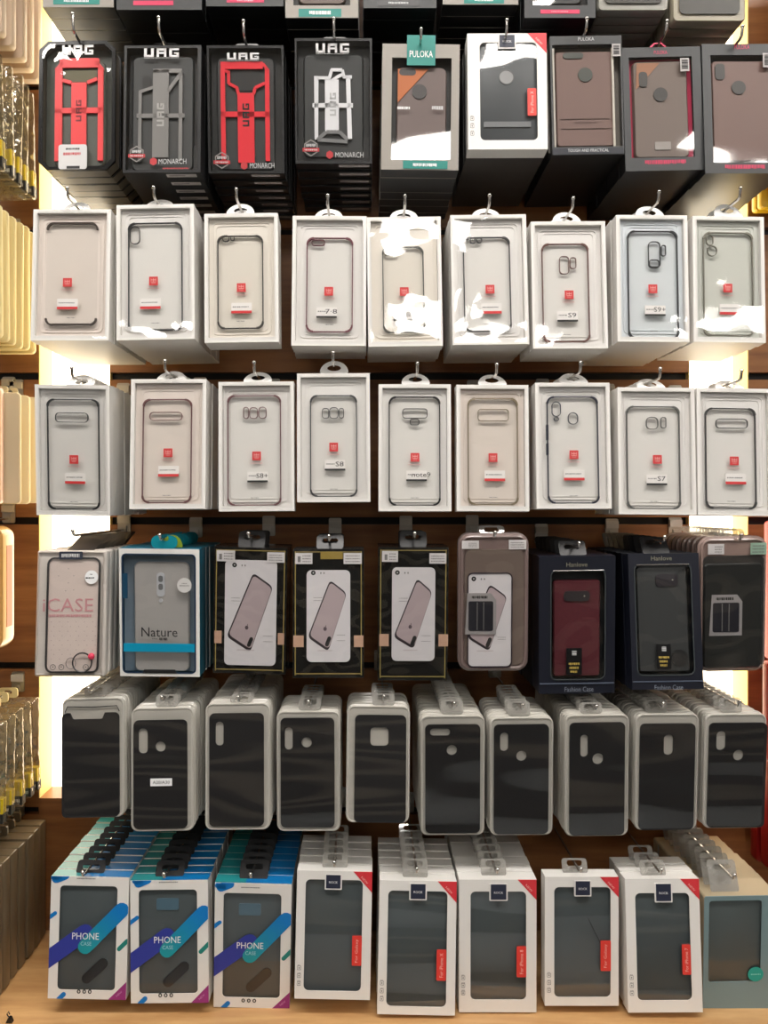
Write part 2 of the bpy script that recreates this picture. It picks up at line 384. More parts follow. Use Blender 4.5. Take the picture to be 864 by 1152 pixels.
# ------------------------------------------------------------------ clear cases in white boxes (second and third row)
def ringpart(b, x0, x1, z0, z1, r, w, y0, y1, m):
    b.solid([rrect(x0, x1, z0, z1, r), rrect(x0+w, x1-w, z0+w, z1-w, max(r-w, .0004))], y0, y1, m)
def trimmat(rgb):
    return mat('metallic trim %d %d %d' % rgb, tuple(int(v*.74) for v in rgb), .32, .35)
def white_case(q, tip, n, label, rdesc, group, case, rgb, cuts, stick, lab, ltxt, red, row, lean=35, corners='all', inner=None, T=.0205):
    pk = Pk(q, T); root = empty('boxed_phone_case', pk.M); W, H = pk.W, pk.H
    tag(root, label, 'phone case box', group)
    m = 4.3*K; b = MB(); b.solid([rect(-W/2, W/2, 0, H), rect(-W/2+m, W/2-m, m*1.3, H-m)], 0, T, WHITE); b.box(-W/2+.0005, W/2-.0005, T-.0012, T-.0002, .0005, H-.0005, WHITE)
    b.build('box_shell', root)
    b = MB(); tm = inner or TRAYW; b.solid([rect(-W/2+m+.0003, W/2-m-.0003, m*1.3+.0003, H-m-.0003)], .0060, .0075, tm)
    i = m+.0045; ringpart(b, -W/2+i, W/2-i, i+.002, H-i, .006, .0012, .0048, .006, tm)
    i = m+.0085; ringpart(b, -W/2+i, W/2-i, i+.002, H-i, .006, .0008, .0052, .006, tm)
    b.build('inner_tray', root)
    x0, x1, z0, z1 = pk.r(*case); r = .009; tmat = trimmat(rgb)
    b = MB(); b.flat(rrect(x0, x1, z0, z1, r), .0030, CASEC); cs = b.build('phone_case', root)
    b = MB()
    if corners != 'ends': ringpart(b, x0, x1, z0, z1, r, .0012, .0020, .0046, tmat)
    hh = .012 if corners != 'ends' else .008
    for (a0, a1) in ((z0, z0+hh), (z1-hh, z1)):      # thicker corner bumpers
        for (e0, e1) in (((x0, x0+.014), (x1-.014, x1)) if corners == 'all' else ((x0, x1),)):
            o = clip(rrect(x0-.0003, x1+.0003, z0-.0003, z1+.0003, r), e0-.001, e1+.001, a0-.001, a1+.001)
            R_ = [p for p in rrect(x0+.0019, x1-.0019, z0+.0019, z1-.0019, r-.0019, 8)]
            outer = rrect(x0-.0003, x1+.0003, z0-.0003, z1+.0003, r, 8)
            # strip between the two outlines where both lie inside the corner
            for i_ in range(len(outer)):
                j_ = (i_+1) % len(outer); A, B_, C_, D_ = outer[i_], outer[j_], R_[j_], R_[i_]
                mid = ((A[0]+B_[0])/2, (A[1]+B_[1])/2)
                if abs(A[0]-B_[0])+abs(A[1]-B_[1]) < .004 and e0-.001 <= mid[0] <= e1+.001 and a0-.001 <= mid[1] <= a1+.001:
                    b.solid([[A, B_, C_, D_]], .0016, .0044, tmat)
            if corners == 'ends':
                zz = z0 if a0 == z0 else z1-.0019
                b.solid([rect(x0+r, x1-r, zz, zz+.0022)], .0016, .0044, tmat)
    b.build('case_trim', cs)
    if cuts:
        b = MB()
        for c in cuts:
            c0, c1, d0, d1 = pk.r(*c[:4]); ringpart(b, c0, c1, d0, d1, c[4]*K, .0008, .0018, .0042, tmat)
        b.build('camera_ring', cs)
    sx, sz = pk.p(*stick); hs = 4.9*K
    b = MB(); b.box(sx-hs, sx+hs, .0012, .0018, sz-hs, sz+hs, RED)
    for d0, d1, e0, e1 in ((-.6,.6,.15,.32), (-.6,.6,-.32,-.18), (-.08,.08,-.32,.6), (-.6,-.48,-.1,.6), (.48,.6,-.1,.6), (-.45,.45,-.6,-.5)):
        b.flat(rect(sx+d0*hs, sx+d1*hs, sz+e0*hs, sz+e1*hs), .0011, mat('pale sticker print', (240,170,165), .6))
    b.build('logo_sticker', root)
    lx, lz = pk.p(*lab); w2, h2 = 11.5*K, 6*K
    b = MB(); b.box(lx-w2, lx+w2, .0012, .0018, lz-h2, lz+h2, mat('sticker white', (238,234,230), .5)); b.flat(rect(lx-w2, lx+w2, lz-h2, lz-h2+(3*K if red else 2.2*K)), .0010, RED if red else INK)
    if ltxt: b.text(ltxt, lx+w2*.45, lz+.0016, (4*len(ltxt)+1)*K, 5.2*K, .0010, INK)
    b.strokes(lx-w2*.85, lx+(0 if ltxt else w2*.7), lz+.0008, lz+.0022, .0010, INKG, seed=int(lx*1e5))
    b.build('price_sticker', root)
    b = MB(); bx, bz = (x0+x1)/2, z0+.0095; b.strokes(bx-.005, bx+.005, bz-.0005, bz+.0005, .0026, INKG, 3)
    sx0 = sx-.008; b.strokes(sx0, sx0+.016, sz-.0095, sz-.0085, .0026, mat('faint pink print', (222,170,165), .6), 5)
    b.build('case_print', root)
    b = MB(); b.flat(rect(-W/2+m*.6, W/2-m*.6, m*.6, H-m*.6), -.0004, FILM); b.build('window_film', root)
    hp, tz = hang(tip, .0113); tab(pk, root, hp, 'ring', TABW, .036, lean)
    hook(hp, tz, 'the '+HD[label] if label in HD else 'the '+rdesc)
    stack(root, pk, n, rdesc, group)
    return root
TABW = mat('white hang ring', (240,239,236), .4)
HD = {}
G2 = 'clear phone cases in white boxes, second row'; G3 = 'clear phone cases in white boxes, third row'
WARM = mat('warm inner tray', (230,219,210), .4); COOL = mat('cool inner tray', (220,226,230), .4); CREAM = mat('cream inner tray', (234,227,216), .4)
R2 = [
 (((37,234),(121,237),(126,384),(35,382)), (76,212), 8, 'white boxed clear case with brown end caps only, before the glowing strip', 'end-capped clear case box by the glowing strip', (50.8,249.8,108.7,365.5), (98,84,76), [], (75.6,317.6), (76.3,342), '', 1, dict(corners='ends', inner=WARM)),
 (((132,231),(216,229),(221,382),(130,382)), (173,211), 8, 'white boxed clear case with tall oval camera slot and black rim, bright glare low', 'oval-slot black-rimmed clear case box', (143.4,249.8,204.8,371.3), (70,70,72), [(145.7,253.5,156.9,273.7,5)], (172.4,316), (169,341.5), '', 1, dict(inner=TRAYW)),
 (((229,240),(311,240),(315,385),(231,385)), (266,213), 2, 'white boxed clear case with small dark round lens ring, cream tint, red-lined label', 'cream clear case box with one lens ring', (244.3,264.4,296,369.3), (88,84,80), [(249,263.7,257,271.3,3.6),(258,264.5,263,270,2.4)], (271.4,323.4), (272,346.5), '', 1, dict(inner=CREAM)),
 (((328,241),(411,245),(413,389),(329,389)), (368.7,220), 4, 'white boxed clear case with rose rim and tiny lens slot in its top corner', 'rose-rimmed clear case box of row two', (344.5,266.7,397,373.2), (150,84,96), [(349.6,269,364.7,276,3)], (370,327.6), (368,351.7), '7·8', 0, {}),
 (((413,245),(496,243),(498,389),(414,390)), (455.6,220.5), 5, 'white boxed small clear case with wide lens slot, set low in its box', 'small low-set clear case box', (430.5,277,477.2,373.9), (96,96,90), [(432.8,279,447.8,287,3)], (454.8,328), (454,355), '5', 0, dict(inner=CREAM)),
 (((507,242),(591,241),(596,387),(509,388)), (550.7,220), 6, 'white boxed clear case with two dark lens rings and strong white glare', 'twin-ring clear case box with glare', (521.9,266,575,372.5), (66,66,68), [(529,266,535.8,273.4,3.3),(536.5,266.5,542.7,272.7,3)], (551.5,325.3), (553,347), '', 1, {}),
 (((597,249),(680,249),(685,392),(600,392)), (644.6,223), 4, 'white boxed clear case with crumpled lens rings at its centre, beside the bluish one', 'clear case box with crumpled lens rings', (610.6,273.4,663.6,384.4), (140,96,88), [(629.6,287.7,640.7,308,4),(641.4,289,648.7,302,3)], (640.7,331.5), (639,355.9), 'S9', 0, {}),
 (((693,241),(773,243),(776,384),(695,385)), (741,216), 8, 'white boxed bluish clear case with bold black double lens frame', 'bluish clear case box with double lens frame', (707.3,259,763.8,380.6), (48,52,58), [(730,271,743.8,301.3,5),(744.5,275,750,287.7,2.5),(731,291.6,742.6,300,3)], (735,324.8), (737.5,349.5), 'S9+', 0, dict(inner=COOL)),
 (((780,243),(860,244),(861,385),(780,385)), (833,212), 6, 'white boxed greenish clear case with silver rim at the end of the row', 'greenish silver-rimmed clear case box', (792.3,260.7,848.5,377.5), (150,146,130), [(796,264,804,276,4),(797,276,808,288,5.5)], (819.3,324), (821.5,348), '', 1, dict(inner=mat('greenish tray', (208,210,202), .4))),
]
for r in R2: white_case(*r[:5], G2, *r[5:12], 2, lean=30, **r[12])
R3 = [
 (((40,433),(124,433),(123,580),(40,580)), (81,414), 8, 'white boxed clear case with long dark lens frame, before the glowing strip', 'dark long-frame clear case box by glowing strip', (52.4,448.7,111,573.2), (62,64,66), [(61.7,463.8,99,474.9,4.5)], (82.5,516.5), (83.7,538), '', 1, dict(lean=46)),
 (((146.5,426),(231,427),(232,573),(146.5,572)), (185.6,406), 7, 'white boxed clear case with long lens frame, rose rim and creased wrapping', 'creased rose-rimmed long-frame clear case box', (159.6,448.7,215.2,565.8), (150,96,96), [(167,463.3,204.3,473,4.5)], (188.8,509.6), (189.7,530.4), '', 1, dict(lean=46, inner=WARM)),
 (((245,429),(329.5,429.7),(332,575),(247,575)), (286,408), 1, 'white boxed clear case with rose rim and three small lens frames side by side', 'rose-rimmed triple-frame clear case box', (255.5,444.3,316,568.6), (156,104,108), [(272.8,457.5,279,471,3),(279.6,458,289.4,471,4),(290,457.5,299,471,4)], (288.6,513), (290,536.7), 'S8+', 0, dict(lean=46)),
 (((333.7,420),(415.6,420),(417,564.7),(334.6,564.7)), (374.7,397), 1, 'white boxed clear case, grey rim, three small lens frames, hung highest in its row', 'grey-rimmed triple-frame clear case box', (348.8,444.3,401.8,558.7), (92,94,96), [(362,459,370,470.7,3),(370.3,458,380.5,471,4),(381,459,386.7,470.5,2.5)], (375.4,503), (377,523.5), 'S8', 0, dict(lean=35)),
 (((426,432),(507,432.5),(508,575),(426,575)), (469.5,409), 1, 'white boxed clear case with black rim and one small lens frame under a wide one', 'black-rimmed clear case box with stacked frames', (437.5,446,495.6,568.6), (34,34,36), [(452.7,459.4,481,470.7,3.5),(461.3,471,471.7,478.3,2.5)], (467,514.7), (468.7,535.5), 'note9', 0, dict(lean=42)),
 (((514,433),(594.5,433),(595.5,575),(513.4,575)), (558.7,410), 1, 'white boxed clear case with pale gold rim and wide lens frame', 'pale gold-rimmed clear case box', (526.6,447.8,583.3,568), (178,160,128), [(538,460,572.9,473.7,3.5)], (554.8,515), (556.7,535.5), '', 1, dict(lean=44, inner=WARM)),
 (((603,431),(686,430),(688,572),(603,572.5)), (653,408), 3, 'white boxed clear case with navy side buttons, tall slot and fingerprint hole', 'navy-rimmed clear case box with side buttons', (616.3,445.7,674,566.3), (46,52,76), [(621.7,451.5,631.9,468.6,5),(624,469,629.6,473.7,2.2),(639.8,463.8,651.2,477.5,5.5)], (646,511.7), (646,534.6), '', 1, dict(lean=46)),
 (((695.6,436),(782,436),(783,578.5),(695.6,579)), (742.6,415), 5, 'white boxed rounded clear case with silver rim and square lens frame', 'silver-rimmed clear case box with square frame', (705.8,456.8,766,572.6), (128,128,124), [(728,469,741.6,483.2,5),(744.5,469,750.8,481.6,2.5)], (740,517), (739,540), 'S7', 0, dict(lean=46)),
 (((785,437),(869,437),(870,580),(784,579.6)), (834,417), 2, 'white boxed clear case with long lens frame at the end of the third row', 'long-frame clear case box ending the row', (794.6,459,851.7,572.6), (84,84,84), [(806.6,471,842.8,482,4.5)], (826.6,518.7), (827.9,539), '', 1, dict(lean=46)),
]
for r in R3: white_case(*r[:5], G3, *r[5:12], 3, **r[12])
# side buttons of the navy-rimmed case are part of its own trim
for o in [o for o in C.objects if o.get('label', '').startswith('white boxed clear case with navy side')]:
    pk = Pk(R3[6][0], .0205); b = MB()
    for (a, c) in ((478,495),(499,512)):
        x0, x1, z0, z1 = pk.r(615.2, a, 617.6, c); b.box(x0, x1, .0014, .005, z0, z1, trimmat((46,52,76)))
    b.build('side_button', o)
# ------------------------------------------------------------------ white boxes with a dark case behind a window
BADGE = mat('navy badge', (44,48,66), .4)
def rock(q, tip, n, label, rdesc, group, win, tg, badge, tagtext, tabstyle='card', T=.0215, case=GREYC, filmm=None, rear=None, upper=False, tabm=None):
    pk = Pk(q, T); root = empty('boxed_phone_case', pk.M); W, H = pk.W, pk.H
    tag(root, label, 'phone case box', group)
    x0, x1, z0, z1 = pk.r(*win)
    b = MB(); b.solid([rect(-W/2, W/2, 0, H), rrect(x0, x1, z0, z1, .006)], 0, .0008, WHITE); b.solid([rect(-W/2, W/2, 0, H), rect(-W/2+.0008, W/2-.0008, .0008, H-.0008)], .0008, T, WHITE); b.box(-W/2+.0008, W/2-.0008, T-.0008, T, .0008, H-.0008, WHITE)
    b.build('box_shell', root)
    b = MB(); b.loft(x0-.004, x1+.004, z0-.004, z1+.004, .009, [(.0035,.002),(.0045,.0004),(.012,0),(.014,.001)], case)
    c = b.build('phone_case', root, True)
    if upper:
        hx, hz = pk.p(570, 85.3); b = MB(); b.solid([ell(hx, hz, 8.6*K, 8.6*K, 28), ell(hx, hz, 7.6*K, 7.6*K, 28)], .0028, .0036, mat('grey hole edge', (98,98,98), .5)); b.solid([ell(hx, hz, 7.6*K, 7.6*K, 28)], .0032, .0035, mat('hole card', (150,150,150), .6)); b.build('logo_hole', c)
        a0, a1, a2, a3 = pk.r(545, 136, 598, 142); b = MB(); b.box(a0, a1, .002, .0036, a2, a3, mat('grey strap', (112,114,116), .5)); b.build('strap', c)
    b = MB(); b.flat(rrect(x0-.001, x1+.001, z0-.001, z1+.001, .006), .0010, filmm or FILMW); b.build('window_film', root)
    # badge hanging over the window edge from the top
    a0, a1, a2, a3 = pk.r(*badge); b = MB(); b.solid([rrect(a0, a1, a2, max(a3, z1+.001), .001)], -.0012, -.0002, WHITE); i = .0017; b.solid([rect(a0+i, a1-i, a2+i, a3-i*.3)], -.0016, -.0012, BADGE)
    b.text('ROCK', (a0+a1)/2, (a2+a3)/2, (a1-a0)*.5, .0028, -.0019, WINK); b.build('brand_badge', root)
    a0, a1, a2, a3 = pk.r(*tg); b = MB(); b.solid([rrect(a0, a1, a2, a3, .0012)], -.0008, -.0002, REDT); b.text(tagtext, (a0+a1)/2, (a2+a3)/2, (a3-a2)*.78, (a1-a0)*.36, -.0010, mat('pale tag print', (248,190,180), .5), rot=math.pi/2); b.build('red_side_tag', root)
    t = 17*K; b = MB(); b.solid([[(W/2-t*1.25, H), (W/2-t*.45, H), (W/2, H-t*.55), (W/2, H-t*1.35)][::-1]], -.0004, 0, mat('corner ribbon', (214,54,62), .45)); b.solid([[(W/2-t*.45,H),(W/2,H),(W/2,H-t*.55)]], -.0004, 0, mat('corner ribbon', (214,54,62), .45))
    b.text('NEW', W/2-t*.5, H-t*.55, .011, .0026, -.0006, mat('pale tag print', (248,190,180), .5), rot=-math.radians(47)); b.build('corner_ribbon', root)
    b = MB(); xi = -W/2+.0028; zb = z0+.006
    for j in range(3):
        zc = zb+j*.0095; b.solid([rrect(xi, xi+.0046, zc, zc+.0050, .0006), rrect(xi+.0004, xi+.0042, zc+.0004, zc+.0046, .0004)], -.0003, 0, INKG); b.flat(ell(xi+.0023, zc+.0025, .0009, .0009, 8), -.0003, INKG)
        b.strokes(xi+.0004, xi+.0044, zc+.0056, zc+.0062, -.0003, INKG, j)
    b.build('feature_icons', root)
    hp, tz = hang(tip, .0065 if not upper else .016); tab(pk, root, hp, tabstyle, tabm or CLEART, .032, 22)
    hook(hp, tz, 'the '+rdesc)
    if rear:
        kids = rear(pk, root, hp); stack(root, pk, n, 'dark grey box behind the lone white box', group, extra=kids)
    else: stack(root, pk, n, rdesc, group)
    return root
G6 = 'white boxed black cases with red tags, bottom row'
for r in [
 (((333.5,979),(418,981),(417,1126),(332,1122.5)), (376,970), 5, 'white box of grey phone case with navy badge, beside the PHONE CASE boxes', 'white red-tag box beside the PHONE CASE boxes', (342.7,989.8,407,1115), (396.2,1052.3,407,1085.8), (364.7,983.5,384,1000.6), 'For Galaxy'),
 (((426.5,990),(513,992),(512.6,1143.5),(425,1140)), (469,977), 6, 'tallest white box of dark case, second red-tag box from the PHONE CASE boxes', 'tallest white red-tag box', (435.7,1002.5,502.6,1132.6), (491.3,1068,502,1102.7), (459.8,993.7,479.5,1012.5), 'For iPhone X'),
 (((516,989),(603,990),(604,1139),(517,1138.6)), (559.5,978), 8, 'white box of dark case in the middle of the five red-tag boxes', 'middle white red-tag box', (529.3,1003,592,1124.7), (581.3,1064.5,592,1099), (550,994,570.5,1013), 'For iPhone 8'),
 (((613,986),(696,987),(696,1131),(613,1132)), (653.5,977), 1, 'lone white box of bluish dark case with a scratch line across its window', 'lone white red-tag box with scratched window', (623.5,998,687,1121.8), (675.5,1058,687,1092), (645.8,990.4,665,1008), 'For Galaxy'),
 (((703,988),(786,989.5),(791,1138),(707,1140)), (744,978), 3, 'white box of dark case standing beside the blue-grey plastic pack', 'white red-tag box beside the blue-grey pack', (716,1004.8,777,1125.5), (767.4,1063,777,1096.7), (736,993.5,755.8,1014.9), 'For iPhone 7')]:
    o = rock(*r[:5], G6, *r[5:])
    if 'scratch line' in r[3]:
        pk = Pk(r[0], .0215); b = MB(); b.solid([band(pk.p(662,1034), pk.p(677,1064), .0003, cap0=False, cap1=False)], .0004, .0007, INK); b.build('film_scratch', o)
# ------------------------------------------------------------------ PHONE CASE boxes
PUR = mat('purple blue print', (48,58,150), .45); BLU = mat('blue print', (0,118,196), .45); TEA = mat('teal print', (22,150,168), .45); GRN = mat('green print', (30,130,120), .5); MAG = mat('magenta print', (150,48,120), .45); TOPB = mat('blue box top', (10,112,176), .4); TOPT = mat('teal box top', (36,136,140), .4)
def phonebox(q, tip, label, rdesc, win, ox, oy, n=9, T=.0205):
    pk = Pk(q, T); root = empty('boxed_phone_case', pk.M); W, H = pk.W, pk.H
    g = 'PHONE CASE boxes, bottom row'; tag(root, label, 'phone case box', g)
    x0, x1, z0, z1 = pk.r(*win); P = lambda x, y: pk.p(ox+x, oy+y)
    b = MB(); b.solid([rect(-W/2, W/2, 0, H), rrect(x0, x1, z0, z1, .005)], 0, .0008, WHITE)
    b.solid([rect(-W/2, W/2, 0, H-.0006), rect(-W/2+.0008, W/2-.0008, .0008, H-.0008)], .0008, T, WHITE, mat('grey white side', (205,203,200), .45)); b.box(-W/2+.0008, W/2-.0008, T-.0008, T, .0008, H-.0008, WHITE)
    xm = -W/2+W*.40; b.box(-W/2, xm, .0004, T-.0006, H-.0006, H, TOPT); b.box(xm, W/2, .0004, T-.0006, H-.0006, H, TOPB); b.box(-W/2, W/2, T-.0006, T, H-.0006, H, WHITE)
    b.build('box_shell', root)
    b = MB(); b.loft(x0-.003, x1+.003, z0-.003, z1+.003, .008, [(.0035,.002),(.0045,.0004),(.012,0),(.014,.001)], GREYC); cs = b.build('phone_case', root, True)
    b = MB(); p, s_ = P(55, 105), P(42, 117); b.solid([band(s_, P(60,100), 5.6*K)], .0020, .0032, mat('black finger clip', (30,30,32), .45)); b.build('finger_clip', cs)
    if ox > 100: b = MB(); a0, a1, a2, a3 = pk.r(ox+28, oy+23, ox+53, oy+36); b.solid([rrect(a0, a1, a2, a3, .002)], .0026, .0036, mat('lens opening with painted reflection', (84,112,128), .35)); b.build('camera_opening', cs)  # camera cut, with a bluish reflection painted into its colour
    b = MB(); b.flat(rrect(x0-.001, x1+.001, z0-.001, z1+.001, .005), .0010, FILMF); b.build('window_film', root)
    b = MB(); y = -.0002; cl = lambda pl: clip(pl, -W/2, W/2, 0, H)
    b.solid([cl(band(P(-12,103), P(41,64), 9*K))], -.0004, y, PUR); b.build('purple_swoosh', root); b = MB()
    a, c = P(41,80), P(82,38); n_ = 12
    for i in range(n_):      # teal runs into blue along the band
        t0, t1 = i/n_, (i+1)/n_; p0 = (a[0]+(c[0]-a[0])*t0, a[1]+(c[1]-a[1])*t0); p1 = (a[0]+(c[0]-a[0])*t1, a[1]+(c[1]-a[1])*t1)
        col = tuple(int(u+(v-u)*t0) for u, v in zip((24,150,160), (0,118,200)))
        b.solid([cl(band(p0, p1, 8.2*K, cap0=(i == 0), cap1=(i == n_-1)))], -.0006, -.0004, mat('band %d' % i, col, .45))
    b.build('blue_swoosh', root); b = MB()
    for s0, s1, w, m_ in (((8,4),(18,0),5,BLU), ((-1,49),(7,43),2.2,BLU), ((79,82),(88,73),2.4,GRN), ((11,140),(17,134),2.6,BLU), ((4,2),(11,3),3,BLU)):
        pl = cl(band(P(*s0), P(*s1), w*K));
        if pl: b.solid([pl], -.0004, y, m_); b.build('accent_stroke', root); b = MB()
    b.solid([[(W/2-.022, 0), (W/2, 0), (W/2, .022)]], -.0004, y, MAG); b.text('NEW', W/2-.0085, .0075, .009, .0024, -.0006, mat('pale magenta', (214,150,190), .5), rot=math.radians(42)); b.build('corner_triangle', root); b = MB()
    for k in range(3): a = P(34+k*6.2, 130.5); b.solid([ell(a[0], a[1], 2.1*K, 2.3*K, 12), ell(a[0], a[1], .9*K, 1.3*K, 12)], -.0004, y, INK)
    b.build('dot_pattern', root); b = MB(); a = P(42,3.5); b.strokes(a[0]-.012, a[0]+.012, a[1]-.0007, a[1]+.0007, y, INKG, 9)
    b.build('small_print', root)
    b = MB(); a = P(41.5,68); b.text('PHONE', a[0], a[1], 30*K, 7.4*K, -.0009, WINK); a = P(42,76.5); b.text('CASE', a[0], a[1], 12*K, 4.2*K, -.0009, mat('pale blue print', (170,214,226), .5)); b.build('lettering', root)
    hp, tz = hang(tip, .0065); tab(pk, root, hp, 'card', mat('matt black hang tab', (18,18,20), .7), .036, 38)
    hook(hp, tz, 'the '+rdesc); stack(root, pk, n, rdesc, g)
phonebox(((57.4,985),(145,987.5),(142,1125),(54,1123)), (93,981), 'blue and purple PHONE CASE box standing beside the grey-brown box edges', 'PHONE CASE box beside grey-brown box edges', (66,996.7,130.7,1114), 55, 985)
phonebox(((145.6,990.5),(233,990),(235.6,1128.7),(148,1128)), (184.5,983), 'blue and purple PHONE CASE box in the middle of the three', 'middle PHONE CASE box', (156.2,1001,222,1117.8), 147, 989)
phonebox(((241,993),(328.4,994.4),(325.4,1135.6),(241,1132)), (282,983), 'blue and purple PHONE CASE box beside the plain white red-tag boxes', 'PHONE CASE box beside red-tag boxes', (250.8,1005,315.6,1122.4), 240, 995)
# ------------------------------------------------------------------ blue-grey pack at the end of the bottom row
def bluegrey():
    q = ((791,1008),(877,1008),(877,1136),(792,1135.5)); T = .019; pk = Pk(q, T); root = empty('boxed_phone_case', pk.M); W, H = pk.W, pk.H
    BG = mat('blue-grey plastic', (118,142,146), .3, coat=.3); g = 'blue-grey packs with clear tabs'
    tag(root, 'blue-grey plastic pack with dark case and round teal sticker', 'phone case box', g)
    x0, x1, z0, z1 = pk.r(797,1013,856,1104)
    b = MB(); b.solid([rrect(-W/2, W/2, 0, H, .003), rrect(x0, x1, z0, z1, .004)], 0, .001, BG); b.solid([rrect(-W/2, W/2, 0, H, .003), rrect(-W/2+.001, W/2-.001, .001, H-.001, .0025)], .001, T, mat('tan pack edge', (176,160,132), .5)); b.box(-W/2+.001, W/2-.001, T-.001, T-.0002, .001, H-.001, mat('tan pack edge', (176,160,132), .5))
    b.build('box_shell', root)
    b = MB(); b.loft(x0-.002, x1+.002, z0-.002, z1+.002, .008, [(.003,.002),(.004,.0004),(.012,0)], mat('slate case', (74,84,84), .5)); b.build('phone_case', root, True)
    b = MB(); b.flat(rrect(x0-.001, x1+.001, z0-.001, z1+.001, .004), .0012, FILMF); b.build('window_film', root)
    a, c = pk.p(850.5,1095.8); b = MB(); b.solid([ell(a, c, 8.8*K, 8.6*K, 24)], -.0005, -.0001, mat('teal sticker', (30,160,146), .45)); b.strokes(a-.006, a+.006, c-.0006, c+.0008, -.0007, mat('pale teal', (150,220,210), .5), 2); b.build('round_sticker', root)
    hp, tz = hang((826,984), .0065); tab(pk, root, hp, 'card', CLEART, .036, 25); hook(hp, tz, 'the blue-grey packs'); stack(root, pk, 10, 'blue-grey pack with clear tab', g)
bluegrey()
# ------------------------------------------------------------------ black silicone cases in milky trays (fifth row)
def tray(q, tip, label, rdesc, case, cuts, n=12, T=.0132, sticker=None, notch=False, tabw=.028):
    pk = Pk(q, T); root = empty('tray_packed_case', pk.M); W, H = pk.W, pk.H
    g = 'black cases in milky trays, fifth row'; tag(root, label, 'phone case', g)
    b = MB(); b.loft(-W/2, W/2, 0, H, .0095, [(.0012,.0030),(.0002,.0022),(0,.0012),(.0010,.0003),(.0026,0),(.0034,.0012),(T-.0042,.0014),(T-.0032,0),(T-.0012,0),(T,.0012)], MILK, MILK)
    b.build('tray_shell', root, True)
    x0, x1, z0, z1 = pk.r(*case); holes = []
    for c in cuts:
        c0, c1, d0, d1 = pk.r(*c[:4]); holes.append(rrect(c0, c1, d0, d1, c[4]*K))
    b = MB(); lp = rrect(x0, x1, z0, z1, .0062)
    if notch:
        n0, n1, m0, m1 = pk.r(78, 802, 117, 809); lp = [p for p in rrect(x0, x1, z0, z1, .0062) ]
        i = max(range(len(lp)), key=lambda k: (lp[k][1], lp[k][0])); # top edge: insert the notch
        right = [p for p in lp if p[0] > 0 and p[1] > (z0+z1)/2]; r_top = max(right, key=lambda p: (round(p[1], 7), -p[0])); k = lp.index(r_top)
        lp = lp[:k+1]+[(n1, z1), (n1-.003, m0+.001), (n1-.0045, m0), (n0+.0045, m0), (n0+.003, m0+.001), (n0, z1)]+lp[k+1:]
    b.solid([lp]+holes, -.0012, .0010, BLACKC); 
    if notch:
        a0, a1, a2, a3 = pk.r(72, 794.5, 133, 801); b.tube([(a0, -.0006, a2), (a0+.003, -.0006, a3), ((a0+a1)/2, -.0006, a3-.0012), (a1-.003, -.0006, a3), (a1, -.0006, a2)], .0006, BLACKC, 6)
    b.build('phone_case', root)
    b = MB(); b.flat(rrect(-W/2+.0036, W/2-.0036, .0036, H-.0036, .0062), -.0016, FILMW); b.build('cover_film', root)
    if sticker:
        a0, a1, a2, a3 = pk.r(*sticker[0]); b = MB(); b.box(a0, a1, -.0024, -.0018, a2, a3, WINK); b.text(sticker[1], (a0+a1)/2, (a2+a3)/2, (a1-a0)*.78, (a3-a2)*.42, -.0026, INK); b.build('price_sticker', root)
    hp, tz = hang(tip, .0065); tab(pk, root, hp, 'card', CLEART, tabw, 20); hook(hp, tz, 'the '+rdesc); stack(root, pk, n, rdesc, g, gap=.0016, jit=.0010)
tray(((68,785),(138,785),(142,920),(71,920)), (100,774), 'black case in milky tray with screen notch, in front of the glowing strip', 'milky tray case with notch', (70,802,134.6,919), [], notch=True)
tray(((146,796),(216,796),(221,936),(148,935)), (182,784), 'black case in milky tray with a white model sticker', 'milky tray case beside the notched one', (150.6,810,211,932), [(155.4,819,165.8,847.5,5),(174.5,834.3,185.9,845.7,5.7)], sticker=((170,875.6,194.4,884),'A20/A30'))
tray(((230,791),(303,791),(305,934),(231,934)), (268,784), 'black case in milky tray with only one tall camera slot in its corner', 'milky tray case with single tall slot', (235.6,802.3,297,929.4), [(242.3,811.7,251.3,838.8,4.4)])
tray(((310,800),(382,800),(384,936),(312,935)), (347,789), 'black case in milky tray with slot and round hole, beside the square-hole one', 'milky tray case beside the square-hole one', (315.8,807.5,376.3,930.4), [(320,818,329,843.3,4.4),(338.8,829.2,350.4,840.8,5.8)], n=6)
tray(((391,794),(462,794),(460,926),(388,926)), (432,783), 'black case in milky tray with a rounded square camera hole', 'milky tray case with square hole', (398.8,804.4,456.7,925.2), [(417,818.3,437.3,839.2,4.5)], n=5)
tray(((471.5,805),(546,805),(545,940),(474,940)), (511,791), 'black case in milky tray with a sideways camera slot and round hole', 'milky tray case with sideways slot', (478.5,814.8,540,936.7), [(483,819,506,827.3,4),(502.2,837.5,513.8,849.1,5.8)])
tray(((550,807),(623,807),(622,940),(552,940)), (588,793), 'black case in milky tray with slot and round hole, between sideways-slot and set-in-slot ones', 'milky tray case with clear tabs', (555.6,814.8,617,937.7), [(561.9,823.5,571.3,844.4,4.6),(580.5,844,592.1,855.6,5.8)], n=7)
tray(((634,804),(708,804),(707,941),(637,941)), (671,794), 'black case in milky tray with slot set in from its corner, below the maroon case', 'milky tray case below the maroon case box', (640.6,812.7,702.5,939), [(652,825.8,660.8,850.8,4.3),(666,846.8,678.5,859.3,6.2)])
tray(((713,803),(788,803),(783,934),(716,934)), (746,791), 'black case in milky tray with one oval camera hole at its middle', 'milky tray case with one oval hole', (719.4,813.8,780.9,933), [(746,825.8,757,848.8,5)])
